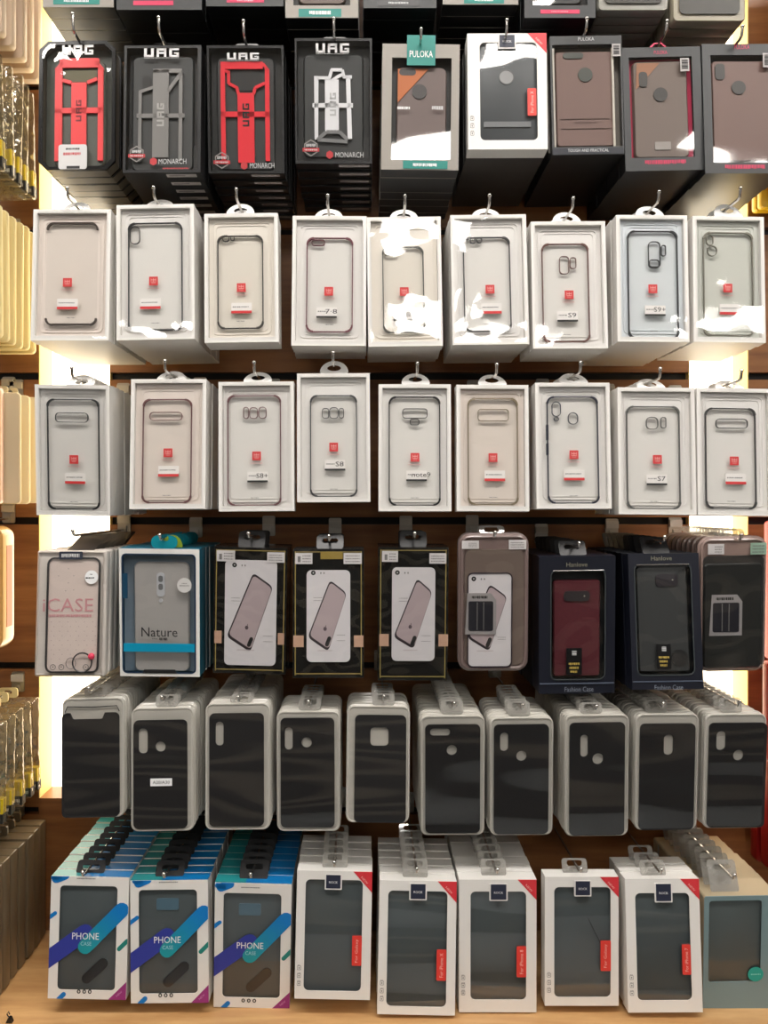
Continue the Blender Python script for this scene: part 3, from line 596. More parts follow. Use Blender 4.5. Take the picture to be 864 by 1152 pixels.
tray(((792,803),(864,803),(858,932),(792,932)), (832,789), 'black case in milky tray with slot and round hole, ending the row by red boxes', 'milky tray case ending the row', (796.5,813,861,930.4), [(804.8,822,815.7,843.3,5),(824.3,843,836.3,855,6)])
# ------------------------------------------------------------------ helpers in photo measure
def bx(mb, pk, x0, y0, x1, y1, ya, yb, m, r=0):
    a0, a1, a2, a3 = pk.r(x0, y0, x1, y1)
    mb.solid([rrect(a0, a1, a2, a3, r*K) if r else rect(a0, a1, a2, a3)], ya, yb, m); return mb
def pl(mb, pk, pts, ya, yb, m): mb.solid([[pk.p(*p) for p in pts]], ya, yb, m); return mb
def ln(mb, pk, p, q, w, ya, yb, m): mb.solid([band(pk.p(*p), pk.p(*q), w*K/2, cap0=False, cap1=False)], ya, yb, m); return mb
def tx(mb, pk, s, x0, y0, x1, y1, y, m):
    a0, a1, a2, a3 = pk.r(x0, y0, x1, y1); mb.text(s, (a0+a1)/2, (a2+a3)/2, a1-a0, a3-a2, y, m); return mb
def glyph_uag(mb, x0, x1, z0, z1, y, m, vert=False):
    """blocky letters U A G"""
    G = [(0,0,.08,1),(.0,0,.28,.24),(.20,.0,.28,1), (.36,.72,.64,1),(.36,0,.43,1),(.57,0,.64,1),(.36,.36,.64,.56), (.72,0,.80,1),(.72,.76,1,1),(.72,0,1,.22),(.93,0,1,.52),(.86,.36,1,.52)]
    for a, c, d, e in G:
        if vert: r = rect(x0+(1-e)*(x1-x0), x0+(1-c)*(x1-x0), z0+a*(z1-z0), z0+d*(z1-z0))
        else: r = rect(x0+a*(x1-x0), x0+d*(x1-x0), z0+c*(z1-z0), z0+e*(z1-z0))
        mb.flat(r, y, m)
def shell(pk, m, win=None, r=0, fm=None, edge=None, T=None):
    """card box: front sheet with a window, four walls, back"""
    W, H, T = pk.W, pk.H, T or pk.T; b = MB(); t = .0009; e = edge or m
    if win: x0, x1, z0, z1 = pk.r(*win); b.solid([rect(-W/2, W/2, 0, H), rrect(x0, x1, z0, z1, max(r, .2)*K)], 0, t, fm or m)
    else: b.box(-W/2, W/2, 0, t, 0, H, fm or m)
    b.solid([rect(-W/2, W/2, 0, H), rect(-W/2+t, W/2-t, t, H-t)], t, T, e); b.box(-W/2+t, W/2-t, T-t, T-.0001, t, H-t, e)
    return b
def start(q, T, label, group, name='boxed_phone_case', cat='phone case box'):
    pk = Pk(q, T); root = empty(name, pk.M); tag(root, label, cat, group); return pk, root
def end(pk, root, tip, n, rdesc, group, style, m=None, w=.033, lean=20, up=.014, **kw):
    hp, tz = hang(tip, up)
    if style: tab(pk, root, hp, style, m, w, lean)
    hook(hp, tz, 'the '+rdesc); stack(root, pk, n, rdesc, group, rear=('box_shell','hang_tab','tray_shell','barcode_sticker','pouch','case_shell'), **kw)
def fpl(pk, root, x0, y0, x1, y1, y, m, r=0, name='window_film'):
    b = MB(); a = pk.r(x0, y0, x1, y1); b.flat(rrect(*a, r*K) if r else rect(*a), y, m); return b.build(name, root)
def dcase(pk, root, x0, y0, x1, y1, m, y=.004, t=.009, r=8):
    a = pk.r(x0, y0, x1, y1); b = MB(); b.loft(*a, r*K, [(y+.0012,.0018),(y,.0030),(y,.0031),(y+.0004,.0018),(y+.002,.0004),(y+t*.7,0),(y+t,.001)][3:], m); return b.build('phone_case', root, True)
# ------------------------------------------------------------------ first row: rugged cases
G1 = 'boxed cases, first full row'
BOXB = mat('matt black box', (26,26,27), .35); BOXG = mat('charcoal box', (54,55,56), .5); INS = mat('dark insert', (28,29,29), .5); CHAR = mat('charcoal case', (44,46,46), .45)
REDF = mat('red frame', (222,44,56), .35); GRYF = mat('gunmetal frame', (128,126,124), .35, .3); SILF = mat('silver frame', (226,226,228), .3, .25)
LABW = mat('barcode label', (176,170,168), .5); TXW = mat('dim white print', (205,205,205), .5); REDD = mat('dim red print', (196,52,58), .5)
def uag_box(q, tip, n, label, rdesc, logo, strip, badge, mono, frame):
    pk, root = start(q, .0245, label, G1); (tl, tr, br, bl_) = q
    shell(pk, BOXB, (tl[0]+3, tl[1]+3, tr[0]-3, (br[1]+bl_[1])/2-3), 1).build('box_shell', root)
    b = MB(); bx(b, pk, tl[0]+3.5, tl[1]+4, tr[0]-3.5, bl_[1]-4, .013, .014, INS); bx(b, pk, tl[0]+3.5, bl_[1]-32, tr[0]-3.5, bl_[1]-4, .008, .0128, mat('arched insert foot', (20,20,20), .4)); b.build('insert', root)
    frame(pk, root)
    b = MB(); a = pk.r(*logo); glyph_uag(b, *a, .0004, WINK); b.strokes(a[0], a[1], a[2]-.0016, a[2]-.0008, .0004, TXW, 4); b.build('brand_print', root)
    if badge:
        c = pk.p(*badge); b = MB(); hx = [(c[0]+.0098*math.sin(math.pi/3*i), c[1]+.0105*math.cos(math.pi/3*i)) for i in range(6)][::-1]; hi = [(c[0]+(p[0]-c[0])*.86, c[1]+(p[1]-c[1])*.86) for p in hx]
        b.solid([hx, hi], .0004, .0007, mat('badge outline', (150,146,142), .5)); b.solid([rect(c[0]-.0105, c[0]+.0105, c[1]-.0046, c[1]-.0002)], .0002, .0004, REDD); b.strokes(c[0]-.006, c[0]+.006, c[1]+.0015, c[1]+.005, .0005, TXW, 8); b.strokes(c[0]-.008, c[0]+.008, c[1]-.0034, c[1]-.0016, .0001, TXW, 3); b.build('rating_badge', root)
    if mono:
        x, y, w = mono; b = MB(); c = pk.p(x-w/2-6, y); b.solid([[(c[0]+.0048*math.sin(math.pi/3*i), c[1]+.0052*math.cos(math.pi/3*i)) for i in range(6)][::-1]], .0002, .0004, REDD); b.text('MONARCH', *pk.p(x, y), w*K, 6*K, .0004, TXW)
        c = pk.p(x+2, y+7.5); b.strokes(c[0]-.014, c[0]+.018, c[1]-.0012, c[1]+.0004, .0004, REDD, 6); b.build('series_print', root)
    fpl(pk, root, tl[0]+2.5, tl[1]+2.5, tr[0]-2.5, bl_[1]-2.5, -.0002, mat_uf)
    if strip:
        x0 = pk.p(strip[0], 190)[0]; x1 = pk.p(strip[1], 190)[0]; b = MB(); b.box(x0, x1, .0045, .0125, -.0003, -.0001, LABW); b.box(x0+.003, x1-.014, .0075, .0095, -.0004, -.0003, mat('grey label print', (120,116,114), .5)); b.build('barcode_sticker', root)
    end(pk, root, tip, n, rdesc, G1, 'card', BLKG, .03, 15, up=.015)
    return root
mat_uf = film('box front film', refl=.08, bump=.3, bscale=11, dist=.005)
def fr_body(pk, root, x0, y0, x1, y1, m=CHAR): return dcase(pk, root, x0, y0, x1, y1, m, y=.0055, t=.007, r=7)
def fr_gray(pk, root):
    c = fr_body(pk, root, 147, 60, 217, 190); b = MB(); m = GRYF; y0, y1 = .0028, .0052
    bx(b, pk, 171, 77, 189, 176, y0, y1, m); bx(b, pk, 153, 126.6, 207, 131.4, y0, y1, m); bx(b, pk, 155, 101, 158.5, 180, y0, y1, m); bx(b, pk, 200.5, 80, 204.5, 180, y0, y1, m); bx(b, pk, 171, 76, 203, 80.5, y0, y1, m)
    ln(b, pk, (156,102), (171,97), 3.5, y0, y1, m); ln(b, pk, (188,101), (203,80), 4, y0, y1, m); b.build('outer_frame', c)
    a = pk.r(176, 115, 184, 141); b = MB(); glyph_uag(b, *a, .0026, mat('pale frame print', (176,174,170), .5), True); b.build('frame_lettering', c)
    b = MB(); bx(b, pk, 158.5, 83, 168, 101, .0049, .0054, INK, 3); b.build('camera_opening', c)
def fr_red(pk, root):
    c = fr_body(pk, root, 243, 62, 309, 190); b = MB(); m = REDF; y0, y1 = .0028, .0052
    bx(b, pk, 248, 68, 296, 76, y0, y1, m); bx(b, pk, 248, 76, 253, 180, y0, y1, m); bx(b, pk, 298, 76, 303, 180, y0, y1, m); bx(b, pk, 248, 124, 303, 130, y0, y1, m); bx(b, pk, 267, 103, 285.5, 182, y0, y1, m)
    for p, q_ in (((296,70),(302,78)), ((253,78),(258,80)), ((257,78),(257,92)), ((257,92),(266,97)), ((266,96),(268,104)), ((285,104),(287,97)), ((287,97),(298,92))): ln(b, pk, p, q_, 3.2, y0, y1, m)
    b.build('outer_frame', c); b = MB(); a = pk.r(272.5, 115, 280, 141); glyph_uag(b, *a, .0026, INK, True); b.build('frame_lettering', c)
    b = MB(); bx(b, pk, 259, 79, 294, 100, .0049, .0054, INK, 6); b.build('camera_opening', c)
def fr_white(pk, root):
    c = fr_body(pk, root, 341, 58, 409, 176); b = MB(); m = SILF; y0, y1 = .0028, .0052
    pl(b, pk, [(353,84),(358,84),(358,154),(354,156)], y0, y1, m); pl(b, pk, [(389,84),(394,83),(396,155),(391,155)], y0, y1, m); bx(b, pk, 365.5, 88, 381, 146, y0, y1, m); bx(b, pk, 351.5, 114.5, 397, 119.6, y0, y1, m)
    for p, q_ in (((355,86),(370,86)), ((370,87),(373,77)), ((372,77),(385,77)), ((385,77),(387,85)), ((386,85),(396,85)), ((372,90),(381,84)), ((381,84),(386,82))): ln(b, pk, p, q_, 3.4, y0, y1, m)
    b.build('outer_frame', c); b = MB(); m2 = mat('dull frame foot', (120,120,120), .4)
    for p, q_ in (((357,156),(367,147)), ((367,147),(382,147)), ((382,147),(391,156)), ((357,156),(391,158))): ln(b, pk, p, q_, 4, y0, y1, m2)
    b.build('frame_foot', c); b = MB(); a = pk.r(371, 103, 378, 129); glyph_uag(b, *a, .0026, mat('pale print', (186,186,186), .5), True); b.build('frame_lettering', c)
uag_box(((139,51),(225,51),(227,195),(139,193)), (178.6,20), 7, 'black window box with gunmetal grey frame case', 'black box of gunmetal frame case', (161,54,200,64), (187,221), (154.3,173), (195,181.5,31), fr_gray)
uag_box(((233,51),(320,51),(319,194),(234,196)), (274,24), 7, 'black window box with red frame case and red badge', 'black box of red frame case', (256,59,292,66.5), (281,313), (249,180), (294,186,28), fr_red)
uag_box(((331,43),(419,43),(418,184),(333,184)), (375.6,21), 8, 'black window box with silver white frame case', 'black box of silver white frame case', (355,48.5,393,59), (381,415), (350,166), (393,174,32), fr_white)
def uag_tray():
    q = ((44,46),(128,46),(131,191),(43,191)); T = .0215; pk = Pk(q, T); root = empty('tray_packed_case', pk.M); W, H = pk.W, pk.H
    tag(root, 'black chamfered plastic pack of coral red frame case, near the cable bags', 'phone case', G1)
    c = .011; b = MB(); b.solid([cham(-W/2, W/2, 0, H, c), cham(-W/2+.0045, W/2-.0045, .0045, H-.0045, c*.85)], 0, .004, BLKG); b.solid([cham(-W/2+.001, W/2-.001, .001, H-.001, c), cham(-W/2+.003, W/2-.003, .003, H-.003, c*.9)], .004, T, mat('smoky pack edge', (92,84,72), .3)); b.solid([cham(-W/2+.003, W/2-.003, .003, H-.003, c*.9)], T-.0012, T-.0001, mat('smoky pack edge', (92,84,72), .3)); b.build('tray_shell', root)
    b = MB(); b.solid([cham(-W/2+.0052, W/2-.0052, .0052, H-.0052, c*.8)], .012, .013, mat('green grey insert', (66,70,62), .5)); b.build('insert', root)
    cs = dcase(pk, root, 59, 66, 118, 186, mat('greenish case', (74,78,70), .45), y=.0045, t=.006, r=8)
    b = MB(); m = mat('coral red frame', (236,66,70), .35); y0, y1 = .0020, .0044
    bx(b, pk, 66, 64.5, 110, 75, y0, y1, m, 2); bx(b, pk, 61, 75, 69, 180, y0, y1, m); bx(b, pk, 109.5, 75, 115.5, 180, y0, y1, m); bx(b, pk, 61, 120.5, 115.5, 126.5, y0, y1, m); bx(b, pk, 79.5, 92, 96.5, 180, y0, y1, m)
    for p, q_ in (((62,78),(70,68)), ((106,68),(114,78)), ((69,89),(79,92)), ((97,92),(108,88))): ln(b, pk, p, q_, 4, y0, y1, m)
    b.build('outer_frame', cs); b = MB(); a = pk.r(85, 112, 91, 136); glyph_uag(b, *a, .0018, mat('maroon print', (120,30,40), .5), True); b.build('frame_lettering', cs)
    b = MB(); bx(b, pk, 70.5, 77.5, 107, 90.5, .0040, .0046, mat('olive opening', (92,88,60), .5), 3); b.build('camera_opening', cs)
    b = MB(); a = pk.r(69.5, 51, 104, 62); glyph_uag(b, *a, -.0004, WINK); b.build('brand_print', root)
    b = MB(); bx(b, pk, 66.5, 163, 99, 190.5, -.0008, -.0003, mat('grey white label', (205,203,202), .4), 3); a = pk.r(72, 172, 92, 175); b.strokes(*a[:2], *a[2:], -.0010, REDD, 1); a = pk.r(75, 167, 91, 169); b.strokes(*a[:2], *a[2:], -.0010, INK, 2); bx(b, pk, 76, 187, 91, 190, -.0010, -.0008, INK); b.build('price_sticker', root)
    b = MB(); b.flat(cham(-W/2+.004, W/2-.004, .004, H-.004, c*.8), -.0002, film('blister front', refl=.09, bump=.8, bscale=30, dist=.003)); b.build('window_film', root)
    end(pk, root, (82,16), 8, 'black chamfered pack near the cable bags', G1, 'card', BLKG, .028, 10, up=.02)
uag_tray()
TAUPE = mat('taupe card', (150,144,136), .5); ORNG = mat('orange leather', (186,104,52), .55); BRN = mat('brown leather case', (112,86,78), .5); BRN2 = mat('grey brown case', (112,98,90), .55)
def holes(pk, cs, pill, circ, m, y=.0036, name='camera_opening'):
    b = MB(); bx(b, pk, *pill, y-.0004, y+.0006, m, 4); b.build(name, cs)
    if circ: b = MB(); c = pk.p(circ[0], circ[1]); b.solid([ell(c[0], c[1], circ[2]*K, circ[2]*K, 24)], y-.0004, y+.0006, m); b.build('logo_hole', cs)
def taupe_box():
    q = ((430,49),(517,50),(516,192),(429,190)); pk, root = start(q, .0245, 'taupe box of brown case with orange corner and teal hanger', G1)
    shell(pk, TAUPE, (440.5,65,507.5,180), 0, edge=BOXG).build('box_shell', root); b = MB(); bx(b, pk, 436, 62, 512, 184, .013, .014, INS); b.build('insert', root)
    cs = dcase(pk, root, 446, 73, 503, 178, mat('brown grey leather', (108,92,88), .5)); b = MB(); pl(b, pk, [(447.5,76),(482,76),(447.5,114)], .0034, .0042, ORNG); b.build('orange_corner', cs)
    holes(pk, cs, (449,75.5,468,83.5), (472,101.5,8.4), mat('dark opening', (62,58,58), .5))
    fpl(pk, root, 439.5, 64, 508.5, 181, .0004, mat_uf)
    b = MB(); bx(b, pk, 457.5, 40, 489.4, 74, -.0010, -.0002, TEAL); tx(b, pk, 'PULOKA', 460.5, 57.5, 486.5, 65, -.0012, WINK); b.build('brand_label', root)
    b = MB(); bx(b, pk, 453.6, 181, 503.8, 190, -.0008, -.0002, TEAL); a = pk.r(465, 184, 492, 187.5); b.strokes(*a[:2], *a[2:], -.0010, WINK, 12); b.build('base_label', root)
    b = MB(); a = pk.r(447, 120, 461, 123); b.strokes(*a[:2], *a[2:], .0002, WINK, 4); a = pk.r(486, 119, 499, 123); b.strokes(*a[:2], *a[2:], .0002, TXW, 7); b.build('window_print', root)
    end(pk, root, (473.7,33), 8, 'taupe box with teal hanger', G1, 'loop', TEAL, .030, 5, up=.010)
taupe_box()
def rear_dark(pk, root, hp):
    b = shell(pk, mat('dark grey box edge', (58,56,54), .45)); b.box(-pk.W/2, pk.W/2, -.0002, 0, 0, pk.H, mat('smoke front', (90,88,84), .4)); return [b.build('box_shell', root)]
rock(((525,37),(614,38),(617,168),(527.5,168)), (570,23), 8, 'white box of dark grey case, the only white box in its row', 'lone white box among the dark boxes', G1, (540,47.8,604.5,157.7), (593.6,99.9,603.5,130.6), (559.6,39.7,579.7,55.4), 'For iPhone X', case=mat('graphite case', (70,74,77), .45), filmm=mat_uf, rear=rear_dark, upper=True, T=.0235, tabm=WHITE)
def brown_box():
    q = ((617,40),(697.6,40.6),(704,174),(623,174)); pk, root = start(q, .0245, 'dark box with clear sides of plain brown leather case with round hole', G1)
    shell(pk, BOXG, (622.5,50,699,165), 0, fm=BOXG, edge=BOXB).build('box_shell', root); b = MB(); bx(b, pk, 618.5, 48, 700, 166, .013, .014, mat('grey insert', (118,112,104), .5)); b.build('insert', root)
    cs = dcase(pk, root, 626, 55, 692.5, 163.5, BRN, r=5); holes(pk, cs, (633,57.2,656,64), (658.7,82.4,8.2), mat('green grey opening', (62,66,60), .5))
    b = MB(); ln(b, pk, (632,132), (687,132), .6, .0036, .0041, mat('stitch line', (88,66,60), .6)); ln(b, pk, (633,143), (688,143), .6, .0036, .0041, mat('stitch line', (88,66,60), .6)); a = pk.r(648,135,673,137); b.strokes(*a[:2], *a[2:], .0038, mat('stitch line', (88,66,60), .6), 1); b.build('stitching', cs)
    b = MB(); bx(b, pk, 689.5, 53, 692, 164, .0022, .0032, mat('pale side strip', (196,190,178), .3)); bx(b, pk, 621, 53, 625, 164, .0022, .0032, mat('pale side strip', (196,190,178), .3)); b.build('side_strip', root)
    fpl(pk, root, 622, 49.5, 699.5, 165.5, .0004, mat_uf)
    b = MB(); tx(b, pk, 'PULOKA', 649, 42, 667, 46, -.0003, TXW); b.build('brand_print', root)
    b = MB(); bx(b, pk, 623, 166.5, 703, 173.5, -.0005, -.0001, NAVYB); tx(b, pk, 'TOUGH AND PRACTICAL', 640, 167.5, 686, 171, -.0007, TXW); b.build('slogan_band', root)
    b = MB(); bx(b, pk, 687.5, 50, 697, 64, -.0004, -.0001, LABW); a = pk.r(689, 52, 695.5, 62); b.strokes(*a, -.0006, INK, 3, vert=True); b.build('barcode_label', root)
    end(pk, root, (660,21), 8, 'dark box of plain brown case', G1, 'loop', PINK, .034, 5, up=.012)
brown_box()
def maroon_box(q, tip, n, label, rdesc, win, casepx, pill, circ, tri, tag_, stripe, logo, bar, foot):
    pk, root = start(q, .0245, label, G1)
    shell(pk, BOXG, win, 0, edge=BOXB).build('box_shell', root); b = MB(); bx(b, pk, win[0]-2, win[1]-2, win[2]+2, win[3]+2, .010, .011, PINK if stripe else INS); b.build('insert', root)
    cs = dcase(pk, root, *casepx, BRN2 if tri else BRN, r=6)
    if tri: b = MB(); x, y, w = tri; pl(b, pk, [(x,y),(x+w,y),(x,y+w*1.15)], .0034, .0042, mat('tan leather', (150,104,74), .55)); b.build('tan_corner', cs)
    holes(pk, cs, pill, circ, mat('olive dark opening', (56,54,52), .5))
    if foot: b = MB(); bx(b, pk, *foot, .0034, .0042, mat('pewter plate', (150,144,138), .4), 1); b.build('name_plate', cs)
    fpl(pk, root, win[0]-.6, win[1]-.6, win[2]+.6, win[3]+.6, .0004, mat_uf)
    b = MB(); tx(b, pk, 'PULOKA', *logo, -.0003, PINK); b.build('brand_print', root)
    b = MB(); a = pk.r(*bar); b.strokes(*a[:2], *a[2:], -.0003, PINK, 5); b.build('slogan_print', root)
    b = MB(); bx(b, pk, *tag_, -.0004, -.0001, LABW); a = pk.r(tag_[0]+1.5, tag_[1]+2, tag_[2]-1.5, tag_[3]-2); b.strokes(*a, -.0006, INK, 3, vert=True); b.build('barcode_label', root)
    end(pk, root, tip, n, rdesc, G1, 'loop', PINK, .036, 5, up=.012)
maroon_box(((698,53),(786,53),(794,192),(705.6,191.5)), (750,24), 8, 'charcoal box with pink lining of grey brown case with tan corner', 'charcoal box with pink lining', (709,64,780,177), (714,66,776,176), (718.8,78.8,728.4,96), (743.8,104.7,8), (716,69,26), (764,66,774,81), 1, (734,57,749,61), (727,180,773,184.5), (739,158,757,167))
maroon_box(((788,49),(876,50),(884,196),(795,194)), (835,30), 8, 'charcoal box of plain brown case with pink print, cut by the frame edge', 'charcoal box with pink print ending the row', (801,62,872,183), (803,65.6,870,180), (805,70,815.9,88), (832,97,8), None, (857,60,867,76), 0, (824.7,50.5,841.8,55.5), (817,185.5,862,190), None)
# ------------------------------------------------------------------ lower edges of the row above, cut by the top of the frame
G0 = 'packages cut off by the top of the picture'
def top_pack(x0, x1, yb, label, rdesc, m, n=8, lab=None, win=None, T=.0245, edge=None, clear=False):
    H = 150; q = ((x0,yb-H),(x1,yb-H),(x1,yb),(x0,yb)); pk, root = start(q, T, label, G0)
    if clear:
        b = MB(); b.loft(-pk.W/2, pk.W/2, 0, pk.H, .006, [(.001,.002),(0,.001),(.002,0),(T-.002,0),(T,.002)], m); b.build('tray_shell', root, True)
        b = MB(); bx(b, pk, x0+7, yb-140, x1-7, yb-8, -.001, -.0001, mat('dark patterned case', (62,60,54), .4, noise=.5, nscale=90), 6); b.build('phone_case', root)
        b = MB(); b.flat(rrect(-pk.W/2+.004, pk.W/2-.004, .004, pk.H-.004, .006), -.0016, FILM); b.build('cover_film', root)
    else:
        shell(pk, m, (win or (x0+9, yb-138, x1-9, yb-14)), 0, edge=edge).build('box_shell', root)
        b = MB(); bx(b, pk, x0+6, yb-142, x1-6, yb-8, .010, .011, INS); b.build('insert', root)
        dcase(pk, root, x0+14, yb-135, x1-14, yb-17, BRN2 if m is TAUPE else CHAR)
        fpl(pk, root, x0+8, yb-139, x1-8, yb-13, .0004, mat_uf)
        if lab: b = MB(); c, a, d, e, f = lab; bx(b, pk, a, d, e, f, -.0004, -.0001, c); s_ = pk.r(a+12, d+2.5, e-12, f-2.5); b.strokes(*s_, -.0006, WINK if c is TEAL else TXW, 5); b.build('base_label', root)
    hp = unp((x0+x1)/2, yb-H-14, ZF-.016); tab(pk, root, hp, 'card', BLKG, .03, 10); hook(hp, hp.z+.012, 'the '+rdesc)
    stack(root, pk, n, rdesc, G0)
top_pack(48, 128, 8, 'taupe box edge with teal foot label, above the chamfered red frame pack', 'taupe box above the chamfered pack', TAUPE, 5, (TEAL,60,-2,112,5), edge=BOXB)
top_pack(131, 227, 11, 'charcoal box edge with pink print above the gunmetal frame box', 'charcoal box above the gunmetal frame box', BOXG, 8, (PINK,150,1,195,6), edge=BOXB)
top_pack(232, 319, 7, 'charcoal box edge with pink print above the red frame box', 'charcoal box above the red frame box', BOXG, 8, (PINK,255,-1,297,3), edge=BOXB)
top_pack(321, 403, 20, 'taupe box edge with wide teal foot label, above the silver frame box', 'taupe box above the silver frame box', TAUPE, 8, (TEAL,336,10,384,19), edge=BOXB)
top_pack(409, 491, 9, 'charcoal box edge with white print above the taupe box', 'charcoal box above the taupe box', BOXG, 8, (BOXB,425,0,472,7), edge=BOXB)
top_pack(498, 583, 5, 'taupe box edge with teal foot label above the lone white box', 'taupe box above the lone white box', TAUPE, 8, (TEAL,522,-4,567,4), edge=BOXB)
top_pack(590, 670, 20, 'charcoal box edge with pink foot print above the plain brown case box', 'charcoal box above the plain brown case', BOXG, 8, (PINK,608,11,652,15.5), edge=BOXB)
top_pack(673, 752, 12, 'clear rimmed tray of patterned case above the pink-lined box', 'clear tray above the pink-lined box', mat('clear grey tray', (150,148,140), .3), 7, clear=True, T=.016)
top_pack(757, 839, 24, 'wide clear rimmed tray of patterned case at the row end', 'wide clear tray at the row end', mat('clear buff tray', (158,150,132), .3), 8, clear=True, T=.018)
# ------------------------------------------------------------------ fourth row
G4 = 'mixed phone case packs, fourth row'
def case_pouch():
    q = ((41,619),(119,619),(117,762),(38,761)); pk, root = start(q, .0185, 'clear pouch pack printed CASE in pink with black ring holder', G4, 'tray_packed_case', 'phone case')
    W, H = pk.W, pk.H; PO = mat('milky pouch', (214,206,198), .35, bump=.2, bscale=70)
    b = MB(); b.loft(-W/2, W/2, 0, H, .003, [(.003,.0035),(.001,.002),(0,.003),(.0025,.0005),(.004,0),(pk.T-.003,0),(pk.T,.0015)], PO); b.build('tray_shell', root, True)
    b = MB(); bx(b, pk, 53, 627, 112, 757, -.0004, .0002, mat('pinkish card', (212,196,188), .5), 7)
    R = random.Random(3); DOT = mat('card dots', (172,150,146), .6)
    for i in range(9):
        for j in range(6):
            c = pk.p(58+j*9.3+(i%2)*3, 700+i*5.2); b.flat(ell(c[0], c[1], .0006, .0006, 6), -.0006, DOT)
    for i in range(11): c = pk.p(115.5, 640+i*9.5); b.flat(ell(c[0], c[1], .0007, .0009, 6), -.0006, INKG) if False else None
    b.build('printed_card', root)
    b = MB(); x0, x1, z0, z1 = pk.r(52.5, 627, 112.5, 757); ringpart(b, x0, x1, z0, z1, .009, .0021, -.0022, .0004, mat('black bumper frame', (52,50,50), .35)); b.build('phone_case', root)
    b = MB(); tx(b, pk, 'iCASE', 48.5, 673.5, 105, 688.5, -.0009, mat('pink lettering', (206,148,152), .5)); a = pk.r(55, 691.5, 104, 694.5); b.strokes(*a, -.0009, mat('pink lettering', (206,148,152), .5), 4); b.build('lettering', root)
    b = MB(); bx(b, pk, 67, 620.5, 93.5, 629.5, -.0030, -.0024, mat('slate label', (48,52,66), .4), 1.5); a = pk.r(70, 623, 90, 627); b.strokes(*a, -.0032, TXW, 6); b.build('brand_label', root)
    b = MB(); c = pk.p(103.5, 649.5); b.solid([ell(c[0], c[1], 7.4*K, 7.6*K, 22)], -.0030, -.0024, WINK); b.strokes(c[0]-.007, c[0]+.004, c[1]-.0018, c[1], -.0032, INK, 2); b.strokes(c[0]-.002, c[0]+.002, c[1]+.003, c[1]+.004, -.0032, INK, 3); b.build('round_sticker', root)
    c = pk.p(94, 745); b = MB(); b.tube([(c[0]+.0118*math.cos(a), -.0042, c[1]+.0118*math.sin(a)) for a in [2*math.pi*i/24 for i in range(24)]], .0009, mat('black ring', (40,38,40), .3), 6, True); b.build('ring_holder', root, True)
    c = pk.p(81, 746); b = MB(); b.tube([(c[0]+.006*math.cos(a), -.0034, c[1]+.0068*math.sin(a)) for a in [2*math.pi*i/18 for i in range(18)]], .0004, mat('grey ring', (120,112,110), .4), 6, True); b.build('small_ring', root, True)
    b = MB(); b.ball((*[pk.p(104.5,738)[0]], -.0048, pk.p(104.5,738)[1]), .0042, mat('rose bead', (226,60,92), .4)); b.build('rose_bead', root, True)
    b = MB()
    for i, x in enumerate((60,69.5,97)): c = pk.p(x, 750.5); b.solid([ell(c[0], c[1], .0036, .0036, 14), ell(c[0], c[1], .0029, .0029, 14)], -.0009, -.0005, INKG); b.flat(ell(c[0], c[1], .0007, .0007, 6), -.0009, INK)
    for x, y in ((77,656),(77,640),(83,648),(74,665),(66,648),(83,664)): c = pk.p(x, y); b.flat(ell(c[0], c[1], .0006, .0006, 6), -.0009, INKG)
    b.build('card_icons', root)
    b = MB(); b.flat(rect(-W/2+.003, W/2-.003, .003, H-.003), -.0023, FILM); b.build('cover_film', root)
    hp, tz = hang((82,597), .006); tab(pk, root, hp, 'card', mat('dark floppy tab', (50,44,42), .4), .034, 68); hook(hp, tz, 'the pink-lettered pouch packs'); stack(root, pk, 8, 'pouch pack printed CASE', G4, gap=.001)
case_pouch()
